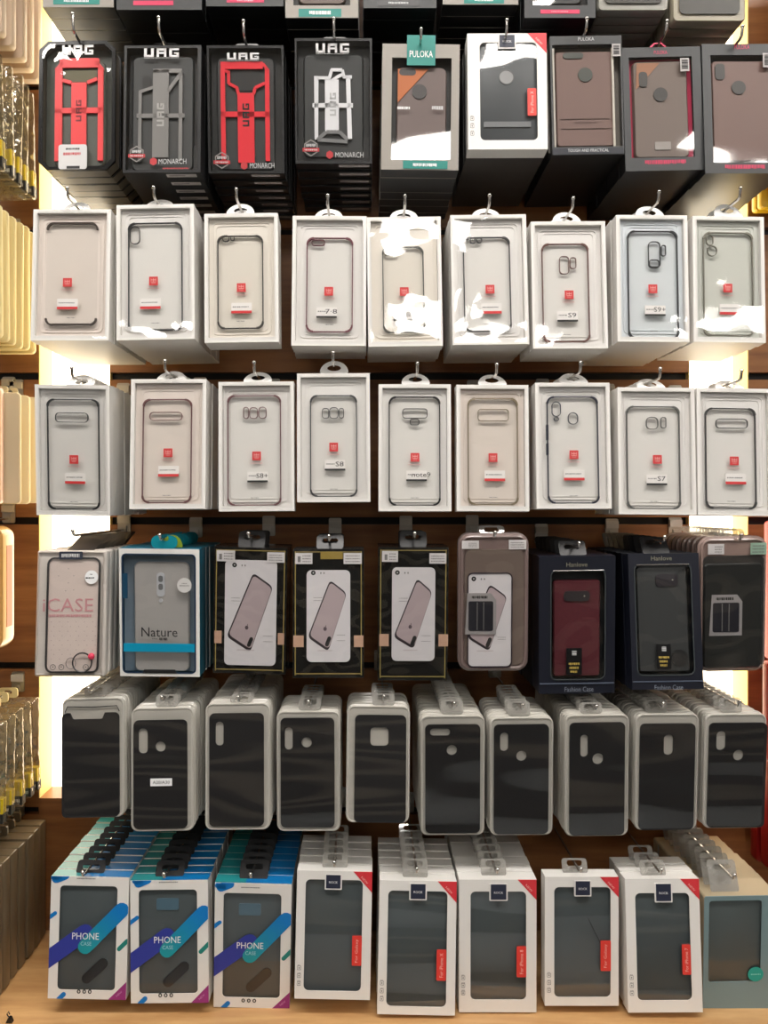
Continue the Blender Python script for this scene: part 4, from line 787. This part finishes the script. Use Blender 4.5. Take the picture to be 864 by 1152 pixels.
def nature():
    q = ((133.7,617),(225,618),(224,761),(135,761)); pk, root = start(q, .021, 'white framed box with turquoise band and beige grey case', G4)
    EG = mat('petrol box side', (28,104,128), .4); SM = film('smoky window', tint=(240,243,246), refl=.07, bump=.3, bscale=20)
    shell(pk, WHITE, (137,623,220.5,757.5), 5, edge=EG).build('box_shell', root)
    b = MB(); bx(b, pk, 136, 621, 222, 758.5, .0150, .0156, mat('blue grey insert', (150,164,174), .5)); b.build('insert', root)
    cs = dcase(pk, root, 149.5, 633, 212, 757, mat('beige grey soft case', (186,178,170), .4), y=.005, t=.007, r=7)
    b = MB(); bx(b, pk, 175.5, 644.5, 184.5, 671.5, .0042, .0056, mat('pale lens frame', (206,204,204), .35), 4); bx(b, pk, 177.5, 648, 182.5, 655, .0039, .0044, INKG, 2); bx(b, pk, 177.5, 657, 182.5, 664, .0039, .0044, INKG, 2); c = pk.p(180, 676); b.solid([ell(c[0], c[1], .0024, .0024, 12)], .0044, .0056, mat('pale lens frame', (206,204,204), .35)); b.build('camera_frame', cs)
    b = MB(); x0, x1, z0, z1 = pk.r(137.4, 623, 220.4, 757.5); ringpart(b, x0, x1, z0, z1, .0062, .0017, -.0005, -.0001, mat('navy outline', (30,52,78), .4)); b.build('printed_outline', root)
    fpl(pk, root, 137.5, 623.5, 220, 757, .0004, SM, 5)
    b = MB(); tx(b, pk, 'Nature', 159, 705.5, 199.5, 716, -.0002, mat('dark lettering', (38,36,38), .5)); a = pk.r(179, 717, 188, 720); b.strokes(*a, -.0002, INK, 3); a = pk.r(171, 717.5, 178, 719); b.strokes(*a, -.0002, INKG, 5); b.build('lettering', root)
    b = MB(); bx(b, pk, 138, 723.6, 220, 733, -.0004, .0002, mat('turquoise band', (0,146,184), .4)); b.build('turquoise_band', root)
    b = MB(); bx(b, pk, 138, 645, 143.8, 673, -.0008, -.0005, mat('petrol label', (20,66,92), .4)); b.build('side_label', root)
    b = MB(); c = pk.p(207.8, 657.8); b.solid([ell(c[0], c[1], 8.2*K, 8.4*K, 22)], -.0008, -.0003, mat('pale sticker', (208,206,204), .4)); b.strokes(c[0]-.006, c[0]+.006, c[1]-.001, c[1]+.0002, -.001, INKG, 2); b.strokes(c[0]-.003, c[0]+.003, c[1]+.002, c[1]+.003, -.001, INKG, 4); b.build('round_sticker', root)
    b = MB(); pl(b, pk, [(160,757.5),(198.5,757.5),(196.5,753),(162,753)], -.0007, -.0003, BLK); b.build('bottom_notch', root)
    hp, tz = hang((180,602), .006); l = pk.M.inverted() @ hp
    b = MB(); z = pk.H-.0005; o = rrect(l.x-.016, l.x+.017, z, z+.017, .008); b.solid([o, rrect(l.x-.006, l.x+.006, l.z-.0035, l.z+.0035, .003)], .004, .0048, mat('teal hang tab', (0,134,150), .4)); b.build('hang_tab', root)
    b = MB(); R_ = [(l.x+.010+.013*math.cos(a), z+.002+.0155*math.sin(a)) for a in [math.pi*i/14 for i in range(15)]]; b.solid([R_], .0062, .0070, mat('lime rear tab', (136,158,40), .4)); b.build('lime_tab', root)
    hook(hp, tz, 'the turquoise-banded boxes'); stack(root, pk, 7, 'white framed box with turquoise band', G4)
nature()
GOLD = mat('gold edge line', (176,156,92), .35, .3); PEACH = mat('peach patch', (196,158,134), .5); PHC = mat('phone picture', (176,160,162), .5); CARDW = mat('white phone card', (214,210,212), .45); PINKC = mat('pale card shade', (198,190,192), .5)
def picture_card(pk, root, card, dot, ph, apple, pill, t1, t2, y=.0010):
    b = MB(); bx(b, pk, *card, y, y+.0012, CARDW, 5.5)
    c = pk.p(*dot); b.flat(ell(c[0], c[1], .0030, .0030, 16), y-.0002, INK); b.flat(ell(c[0], c[1], .0009, .0009, 8), y-.0003, TXW); 
    for k in (8.5, 12): c2 = pk.p(dot[0]+k, dot[1]+.3); b.flat(ell(c2[0], c2[1], .0009, .0013, 8), y-.0002, INKG)
    P = [pk.p(*p) for p in ph]       # bottom-left, top-left, top-right, bottom-right of the pictured phone
    def inset(t): cx = sum(p[0] for p in P)/4; cz = sum(p[1] for p in P)/4; return [(cx+(p[0]-cx)*t, cz+(p[1]-cz)*t) for p in P]
    def rnd(Q, r):
        o = []
        for i in range(4):
            p = Vector(Q[i]); a = (Vector(Q[i-1])-p).normalized()*r; c = (Vector(Q[(i+1)%4])-p).normalized()*r
            for t in (0,.25,.5,.75,1): q = p+a*(1-t)**2+c*t**2; o.append((q.x, q.y))
        return o
    b.flat(rnd([(p[0]-.0007, p[1]-.0003) for p in inset(1.025)][::-1], .006), y-.0002, mat('pictured bumper', (44,36,42), .5)); b.flat(rnd(inset(.955)[::-1], .0055), y-.0003, PHC)
    c = pk.p(*apple); b.flat(ell(c[0], c[1]-.0004, .0022, .0026, 12), y-.0004, mat('dark emblem', (86,74,80), .5)); b.flat(ell(c[0]+.0010, c[1]+.0032, .0006, .0010, 6), y-.0004, mat('dark emblem', (86,74,80), .5))
    c = pk.p(*pill); d = Vector((P[1][0]-P[0][0], P[1][1]-P[0][1])).normalized()*.0042; b.flat(band((c[0]-d.x, c[1]-d.y), (c[0]+d.x, c[1]+d.y), .0024), y-.0004, INK)
    for t in (t1, t2): a = pk.r(t[0], t[1], t[2], t[3]); b.strokes(a[0], a[1], a[2], a[2]+.0008, y-.0003, INKG, 4); b.strokes(a[0], a[1], a[3]-.0008, a[3], y-.0003, INKG, 7)
    bx(b, pk, ph[0][0]+10, ph[0][1]+15, ph[3][0]+4, ph[0][1]+16.5, y-.0002, y, PINKC, .6)
    return b.build('picture_card', root)
def clearblack(q, tip, label, rdesc, card, dot, ph, apple, pill, st1, st2, p1, p2, n=3, band_=None):
    pk, root = start(q, .022, label, G4); W, H = pk.W, pk.H; (tl, tr, br, bl_) = q
    b = shell(pk, mat('black glossy box', (28,28,27), .18, coat=.4)); b.build('box_shell', root)
    b = MB(); e = 2.2*K
    for x in (-W/2+e, W/2-e-.0014): b.box(x, x+.0011, -.0004, 0, .003, H-.003, GOLD)
    b.box(-W/2+e, W/2-e, -.0004, 0, .0045, .0056, GOLD); b.box(-W/2+e, W/2-e, -.0004, 0, H-.0042, H-.0034, GOLD); b.build('gold_outline', root)
    b = MB(); bx(b, pk, *p1, -.0005, -.0001, PEACH); b.build('side_patch', root); b = MB(); bx(b, pk, *p2, -.0005, -.0001, PEACH); b.build('side_patch', root)
    picture_card(pk, root, card, dot, ph, apple, pill, (card[0]+8, 672, card[0]+18, 676), (card[2]-15, 714, card[2]-5, 721), y=-.0016)
    for s_, sd in ((st1, 1), (st2, 2)):
        b = MB(); bx(b, pk, *s_, -.0024, -.0019, mat('white sticker', (216,212,212), .45)); a = pk.r(s_[0]+2, s_[1]+2, s_[2]-2, s_[3]-2); hh = (a[3]-a[2])/5
        for k in range(3): b.strokes(a[0]+(.007 if sd == 1 else 0), a[1], a[2]+hh*(k*1.9), a[2]+hh*(k*1.9+.8), -.0026, INKG, sd*5+k)
        if sd == 1: b.flat(rect(a[0]+.001, a[0]+.0045, a[2], a[3]-.002), -.0026, INKG)
        b.build('price_sticker', root)
    if band_: b = MB(); bx(b, pk, *band_, -.0006, -.0001, mat('gold band', (150,128,60), .4)); b.build('gold_label', root)
    b = MB(); b.flat(rect(-W/2+.0004, W/2-.0004, .0004, H-.0004), -.0030, film('black box wrap', refl=.07, bump=.7, bscale=18, dist=.005)); b.build('wrap_film', root)
    end(pk, root, tip, n, rdesc, G4, 'card', mat('black hang tab', (24,24,26), .35), .034, 30, up=.006)
clearblack(((241.7,616),(325,616),(319.4,758.5),(239,757)), (279.5,600), 'black box with slipped-up phone picture card, beside the turquoise-banded box', 'black box with slipped-up picture card', (253,630,311,748), (264.8,635.6), ((256,715),(286.3,644.4),(308,659.4),(281.7,731.7)), (277.5,705), (281,721.5), (244.7,619.6,265.5,631.7), (302,620.5,321.8,631.7), (241,710,249,724), (312,711,319,724))
clearblack(((330,618),(409.7,617),(409,762.5),(329,762.5)), (370,603), 'black box with phone picture card and gold top band, second of three alike', 'black picture-card box with gold band', (345,641.4,394,744.6), (352.8,644.4), ((347.2,716),(372,653),(390.5,667.5),(369.7,731.7)), (365.7,707), (369,721.5), (332.6,622,351.9,634.4), (387,622,407.4,634.4), (329.8,715,341.4,728), (398,715,408.6,728), band_=(361,621,386,629))
clearblack(((425.7,616),(505,615.5),(503,766),(425,765)), (466.6,600), 'black box with phone picture card beside the brown blister pack', 'black picture-card box beside brown blister', (440.8,638,489.2,743), (447,643.7), ((443.6,715),(469.7,650.6),(486.4,665.2),(465.6,728.4)), (461.4,704), (465,720), (429.7,619.6,447.7,631.7), (483,622,502,633.5), (426.7,713,437.3,726.6), (493.3,713,504,726.6))
def blister(q, tip, n, label, rdesc, rim, panel, pm, inner, label_card, st1, st2, casem, r=13):
    pk, root = start(q, .0165, label, G4, 'tray_packed_case', 'phone case'); W, H = pk.W, pk.H; T = pk.T
    b = MB(); b.loft(-W/2, W/2, 0, H, r*K, [(.0024,.0075),(.0008,.006),(0,.0045),(.0010,.0030),(.0040,.0022),(.0052,0),(.0062,0),(.0068,.0016),(T-.001,.0022),(T,.003)], rim); b.build('tray_shell', root, True)
    b = MB(); bx(b, pk, *panel, .0002, .0022, pm, 8); b.build('backing_panel', root)
    if inner: inner(pk, root)
    x0, y0, x1, y1 = label_card; b = MB(); P = [(x0,y1),(x1,y1),(x1,y0+8),(x1-6,y0),(x0+2,y0)]; pl(b, pk, P, -.0028, -.0022, mat('grey leaflet', (150,146,146), .45)); bx(b, pk, x0+3.5, y0+9, x1-3.5, y1-4, -.0032, -.0028, mat('leaflet picture', (36,36,42), .4), 2)
    for k in (.34, .6): xx = x0+3.5+(x1-x0-7)*k; bx(b, pk, xx, y0+10, xx+.7, y1-5, -.0034, -.0032, INKG)
    a = pk.r(x0+7, y0+3, x1-10, y0+6); b.strokes(*a, -.0030, INK, 3); b.build('leaflet', root)
    for s_, sd in ((st1, 1), (st2, 2)):
        b = MB(); bx(b, pk, *s_, -.0010, -.0004, mat('white sticker', (216,212,212), .45) if sd == 1 or casem is None else mat('greenish sticker', (150,180,160), .45)); a = pk.r(s_[0]+2, s_[1]+2, s_[2]-2, s_[3]-2); hh = (a[3]-a[2])/5
        for k in range(3): b.strokes(a[0]+(.006 if sd == 1 else 0), a[1], a[2]+hh*k*1.9, a[2]+hh*(k*1.9+.8), -.0012, INKG, sd*5+k)
        b.build('price_sticker', root)
    b = MB(); b.flat(rrect(-W/2+.005, W/2-.005, .005, H-.005, .010), -.0036, film('blister cover', refl=.08, bump=.6, bscale=12, dist=.005)); b.build('cover_film', root)
    end(pk, root, tip, n, rdesc, G4, 'card', CLEART, .032, 30, up=.006)
def inner6(pk, root):
    picture_card(pk, root, (527,645,575,749), (532.5,650.5), ((527,716),(551,657),(570.5,671),(551,731)), (545,707), (550,722), (560,716,569,719), (560,716,569,719), y=-.0012)
    b = MB(); x0, x1, z0, z1 = pk.r(525.8, 643.5, 576.2, 750.5); ringpart(b, x0, x1, z0, z1, .007, .0014, -.0020, -.0002, mat('dark plum bumper', (52,42,50), .4)); b.build('phone_case', root)
blister(((515,600),(595.5,600),(594.5,756),(517,755.5)), (557,599), 2, 'brown tinted blister pack of white picture card behind a small grey leaflet', 'brown tinted blister pack', mat('pinkish brown blister', (126,108,104), .25, coat=.4), (523,618,589,748), mat('brown grey panel', (112,98,90), .4), inner6, (523.4,666.4,558,712.7), (518.8,608,538,617), (572,607.4,591.7,617.8), None)
def inner9(pk, root):
    dcase(pk, root, 791, 633, 857, 751, mat('black glossy case', (42,43,42), .3, coat=.3), y=-.0030, t=.005, r=5)
blister(((785,603.5),(863.5,603.5),(863.5,756),(787,756)), (834,602), 8, 'clear blister pack of black case with small leaflet, over the glowing strip', 'blister pack of black case', mat('rosy clear blister', (150,128,120), .25, coat=.4), (790,625,860,750), mat('dark backing', (52,50,48), .4), inner9, (797.5,668,834,714), (795,611.5,813,623), (843,611,861,624), 1)
def navybox(q, tip, n, label, rdesc, win, casepx, casem, cut, lab, name, ring=None, lipy=None):
    pk, root = start(q, .0225, label, G4); (tl, tr, br, bl_) = q; W, H = pk.W, pk.H
    shell(pk, NAVYB, win, 7).build('box_shell', root)
    b = MB(); bx(b, pk, win[0]-2, win[1]-2, win[2]+2, win[3]+2, .0150, .0156, mat('slate insert', (46,50,52), .4)); b.build('insert', root)
    cs = dcase(pk, root, *casepx, casem, y=.0030, t=.008, r=4)
    b = MB(); bx(b, pk, *cut, .0022, .0034, mat('dark lens plate', (42,38,42), .35), 4); c = pk.p(cut[2]-6, (cut[1]+cut[3])/2); b.ball((c[0], .0022, c[1]), .0011, STEEL, 8); b.build('lens_plate', cs)
    if ring: b = MB(); c = pk.p(*ring[:2]); b.solid([ell(c[0], c[1], ring[2]*K, ring[2]*K, 24)], .0020, .0030, mat('black knob', (34,34,34), .4)); b.build('finger_ring', cs)
    b = MB(); x0, x1, z0, z1 = pk.r(*win); ringpart(b, x0, x1, z0, z1, .008, .0011, -.0012, .0001, mat('window bead', (70,76,78), .15, coat=.5)); b.tube([(x0+.003,-.0016,z1-.001),(x1-.003,-.0016,z1-.001)], .0007, CHROME, 6); b.build('window_bead', root)
    fpl(pk, root, *win, .0004, film('navy window', refl=.06, bump=.5, bscale=14, dist=.005), 7)
    b = MB(); bx(b, pk, *lab, -.0006, -.0001, mat('black label', (16,16,18), .35)); cx = (lab[0]+lab[2])/2; a = pk.r(cx-2.5, lab[1]+3, cx+2.5, lab[1]+9); b.strokes(*a, -.0008, TXW, 3, vert=True)
    for k in range(3): a = pk.r(cx-6+k, lab[3]-14+k*4.5, cx+6-k, lab[3]-11.5+k*4.5); b.strokes(*a, -.0008, mat('gold print', (196,170,84), .4), k+3)
    b.build('model_label', root)
    b = MB(); tx(b, pk, 'Hanlove', *name, -.0003, mat('dull gold print', (140,136,120), .4)); b.build('brand_print', root)
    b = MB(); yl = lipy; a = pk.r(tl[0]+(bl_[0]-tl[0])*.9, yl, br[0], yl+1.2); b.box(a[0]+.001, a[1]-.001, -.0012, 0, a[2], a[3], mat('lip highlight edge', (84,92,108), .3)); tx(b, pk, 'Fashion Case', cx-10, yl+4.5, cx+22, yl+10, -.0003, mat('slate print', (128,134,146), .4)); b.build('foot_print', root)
    end(pk, root, tip, n, rdesc, G4, 'card', mat('black hang tab', (24,24,26), .35), .034, 35, up=.006)
navybox(((605,626),(692,626),(692,780),(608,780)), (651.5,611), 8, 'navy box of maroon fabric case behind a clear window', 'navy box of maroon case', (619,640.7,681,764.5), (623,652.8,676.5,762), mat('maroon fabric', (80,20,30), .8, noise=.25, nscale=300), (634.4,665,663.6,676.3), (637.6,728.6,655,759), (636,632.5,660,637.5), lipy=768)
navybox(((706,622.5),(785,622.5),(792.5,775),(712,776)), (747.6,604), 8, 'navy box of plain black case with round finger ring', 'navy box of black case', (714.6,634.4,779.5,760), (718,637,776,757), mat('soft black case', (50,52,52), .5), (738,646,763,660), (739,724.8,755,752.4), (731.8,625.5,755,630.5), ring=(766,740.6,9), lipy=766)
# ------------------------------------------------------------------ neighbouring bays, seen edge-on
def cards(xe, side, z0, z1, Y, w, t, m, label, rdesc, group, name='carded_accessory', front=None, r=.006, lean=0, cat='accessory pack'):
    """thin cards or packs hanging one behind another; xe = the edge towards the middle of the picture"""
    X0, X1 = (xe-w, xe) if side < 0 else (xe, xe+w); xc = (X0+X1)/2; H = z1-z0; R = random.Random(label); first = None
    for k, y in enumerate(Y):
        M = Matrix.Translation((xc+R.uniform(-.0015,.0015), y, z0+R.uniform(-.001,.001))) @ Matrix.Rotation(R.uniform(-lean, lean), 4, 'Y')
        if first is None:
            o = first = empty(name, M); b = MB(); b.loft(-w/2, w/2, 0, H, r, [(0,.0012),(t*.25,0),(t*.75,0),(t,.0012)], m); b.build('card_body', o, True)
            if front: front(o, w, H, t)
            b = MB(); b.solid([rrect(-.014,.014,0,.014,.004), rrect(-.006,.006,.005,.0105,.0025)], t*.4, t*.6, m, f=lambda x, y, z: (x, y, z+H-.0005)); b.build('hang_tab', o)
            tag(o, label, cat, group)
        else:
            o = first.copy(); C.objects.link(o); o.matrix_world = M; o['label'] = f'{rdesc}, {ORD[k]} from the front on its hook'
            for ch in first.children: d = ch.copy(); C.objects.link(d); d.parent = o
    hp = Vector((xc, min(Y)-.012, z1+.0072)); hook(hp, hp.z+.012, rdesc if rdesc.startswith('the') else 'the '+rdesc)
    return first
CR = mat('cream card stock', (236,220,164), .5); CR2 = mat('pale cream card', (240,226,190), .5)
LE = -.474
cards(LE, -1, 2.066, 2.22, [.03+i*.030 for i in range(6)], .09, .014, mat('cream lilac pack', (226,204,180), .45), 'cream pack edge hanging at the top corner beside the glowing strip', 'cream pack above the cable bags', 'cream packs above the cable bags')
BAG = film('crinkled bag', tint=(244,240,228), refl=.2, bump=1.0, bscale=60, dist=.008, haze=.15, hz=(220,200,160)); CABLE = mat('black cable', (34,31,30), .5); YEL = mat('yellow header', (226,200,30), .5)
def bag_front(o, w, H, t):
    bpy.data.objects.remove(o.children[0])
    b = MB(); b.loft(-w/2, w/2, 0, H, .004, [(0,.006),(t*.3,.0008),(t*.5,0),(t*.7,.0008),(t,.006)], BAG); b.build('clear_bag', o, True)
    b = MB(); y = t/2
    for k in range(3):
        b.tube([((w*.33-k*.004)*math.cos(a), y+.0015*math.sin(3*a), H*.52+(H*.30-k*.004)*math.sin(a)) for a in [2*math.pi*i/26 for i in range(26)]], .0019, CABLE, 6, True)
    b.build('coiled_cable', o, True)
    b = MB(); b.box(w/2-.022, w/2-.001, y-.0055, y+.0055, H*.12, H*.26, YEL); b.box(w/2-.0225, w/2-.0005, y-.0058, y+.0058, H*.03, H*.118, INK); b.strokes(w/2-.020, w/2-.004, H*.06, H*.09, y-.0061, WINK, 3); b.build('yellow_tag', o)
cards(LE, -1, 1.885, 2.04, [.012+i*.024 for i in range(7)], .09, .016, CR, 'clear bag of coiled black cable with yellow tag beside the chamfered pack', 'clear cable bag in the upper bunch', 'bagged cables of the upper bunch', name='bagged_cable', front=bag_front, lean=.03, cat='cable bag')
cards(LE-.004, -1, 1.665, 1.842, [.02+i*.021 for i in range(8)], .09, .008, CR, 'cream card edge below the upper cable bags', 'cream card below the upper cable bags', 'cream cards below the upper cable bags', lean=.01)
def pink_front(o, w, H, t):
    b = MB(); b.box(-w/2+.006, w/2-.004, -.0012, 0, .012, H*.86, mat('raspberry pack', (190,60,80), .4)); b.build('raspberry_panel', o)
cards(LE-.012, -1, 1.448, 1.606, [.012+i*.03 for i in range(3)], .09, .018, mat('rosy clear pack', (196,150,130), .3, coat=.3), 'rosy clear pack edge above the orange blister', 'rosy clear pack above the orange blister', 'rosy clear packs beside the third row', front=pink_front, cat='accessory pack')
cards(LE, -1, 1.448, 1.602, [.112+i*.030 for i in range(3)], .09, .0065, CR2, 'pale cream card edge behind the rosy clear packs', 'pale cream card behind the rosy packs', 'pale cream cards behind the rosy packs', lean=.012)
def orange_front(o, w, H, t):
    b = MB(); b.box(w/2-.0012, w/2+.0004, t*.25, t*.75, H*.18, H*.84, mat('orange side strip', (214,104,44), .4)); b.build('orange_strip', o)
    b = MB(); b.box(-w/2+.012, w/2-.010, -.0012, 0, .018, H*.75, mat('pale grey picture', (196,200,198), .4)); b.box(w/2-.022, w/2-.011, -.0016, -.0012, H*.5, H*.56, mat('teal dot print', (20,110,130), .4)); b.build('front_picture', o)
cards(LE-.012, -1, 1.250, 1.418, [.004,.045,.090], .09, .034, mat('amber clear blister', (216,176,112), .25, coat=.4), 'amber clear blister pack with orange strip beside the CASE pouch', 'amber blister beside the pouch', 'amber blister packs beside the fourth row', front=orange_front, r=.016)
cards(LE+.002, -1, 1.028, 1.166, [.02+i*.030 for i in range(6)], .09, .016, CR, 'clear bag of coiled black cable with yellow tag beside the notched tray', 'clear cable bag in the lower bunch', 'bagged cables of the lower bunch', name='bagged_cable', front=bag_front, lean=.035, cat='cable bag')
cards(LE+.004, -1, COUNTER+.002, .980, [.005+i*.0245 for i in range(8)], .095, .0215, mat('grey brown box edge', (112,98,78), .3, coat=.3), 'grey brown box standing at the edge of the pale counter', 'grey brown box beside PHONE CASE boxes', 'grey brown boxes beside the PHONE CASE boxes', name='accessory_box', r=.0015)
REDB = mat('red box', (200,34,36), .4); YB = mat('yellow box', (230,190,40), .4); TANC = mat('tan card', (170,130,86), .5)
def red_front(o, w, H, t):
    b = MB(); b.box(-w/2+.01, w/2-.01, -.0008, 0, H*.2, H*.8, WINK); b.build('white_panel', o)
cards(.585, 1, 2.05, 2.22, [.085+i*.024 for i in range(4)], .09, .008, TANC, 'tan card edge at the top beside the wide clear trays', 'tan card at the top', 'tan cards at the top corner')
cards(.572, 1, 1.876, 1.93, [.170,.184], .09, .012, YB, 'yellow box edge peeking above the greenish clear case box', 'yellow box above the greenish case', 'yellow boxes above the second row')
cards(.576, 1, 1.900, 1.955, [.125,.145], .09, .014, REDB, 'small red box edge peeking above the second row end', 'small red box above the second row', 'small red boxes above the second row')
cards(.578, 1, 1.225, 1.425, [.07+i*.026 for i in range(4)], .09, .020, REDB, 'tall red box edge beside the blister pack of black case', 'tall red box beside the blister', 'tall red boxes beside the fourth row', name='accessory_box', front=red_front)
cards(.540, 1, 1.10, 1.235, [.055,.080], .09, .020, REDB, 'red box with white panel showing below the end blister pack', 'red box below the end blister', 'red boxes below the end blister', name='accessory_box', front=red_front)
cards(.568, 1, .93, 1.085, [.09+i*.026 for i in range(4)], .09, .020, mat('dark red pack', (150,26,28), .4), 'dark red pack beside the blue-grey packs near the counter', 'dark red pack beside the blue-grey packs', 'dark red packs near the counter', front=None)
b = MB(); c = unp(11, 1149, .995); r_ = .0022
o = empty('binder_clip', Matrix.Translation((c.x, c.y, COUNTER)))
b = MB(); b.solid([[(-.004,0),(.004,0),(.0014,.006),(-.0014,.006)]], -.003, .003, BLKG); b.build('clip_body', o)
b = MB(); b.tube([(-.0012,0,.006),(-.004,.001,.009),(-.002,.001,.012),(0,0,.009)], .0007, BLKG, 6); b.build('clip_handle', o)
tag(o, 'tiny black clip lying on the pale counter in the corner', 'clip')
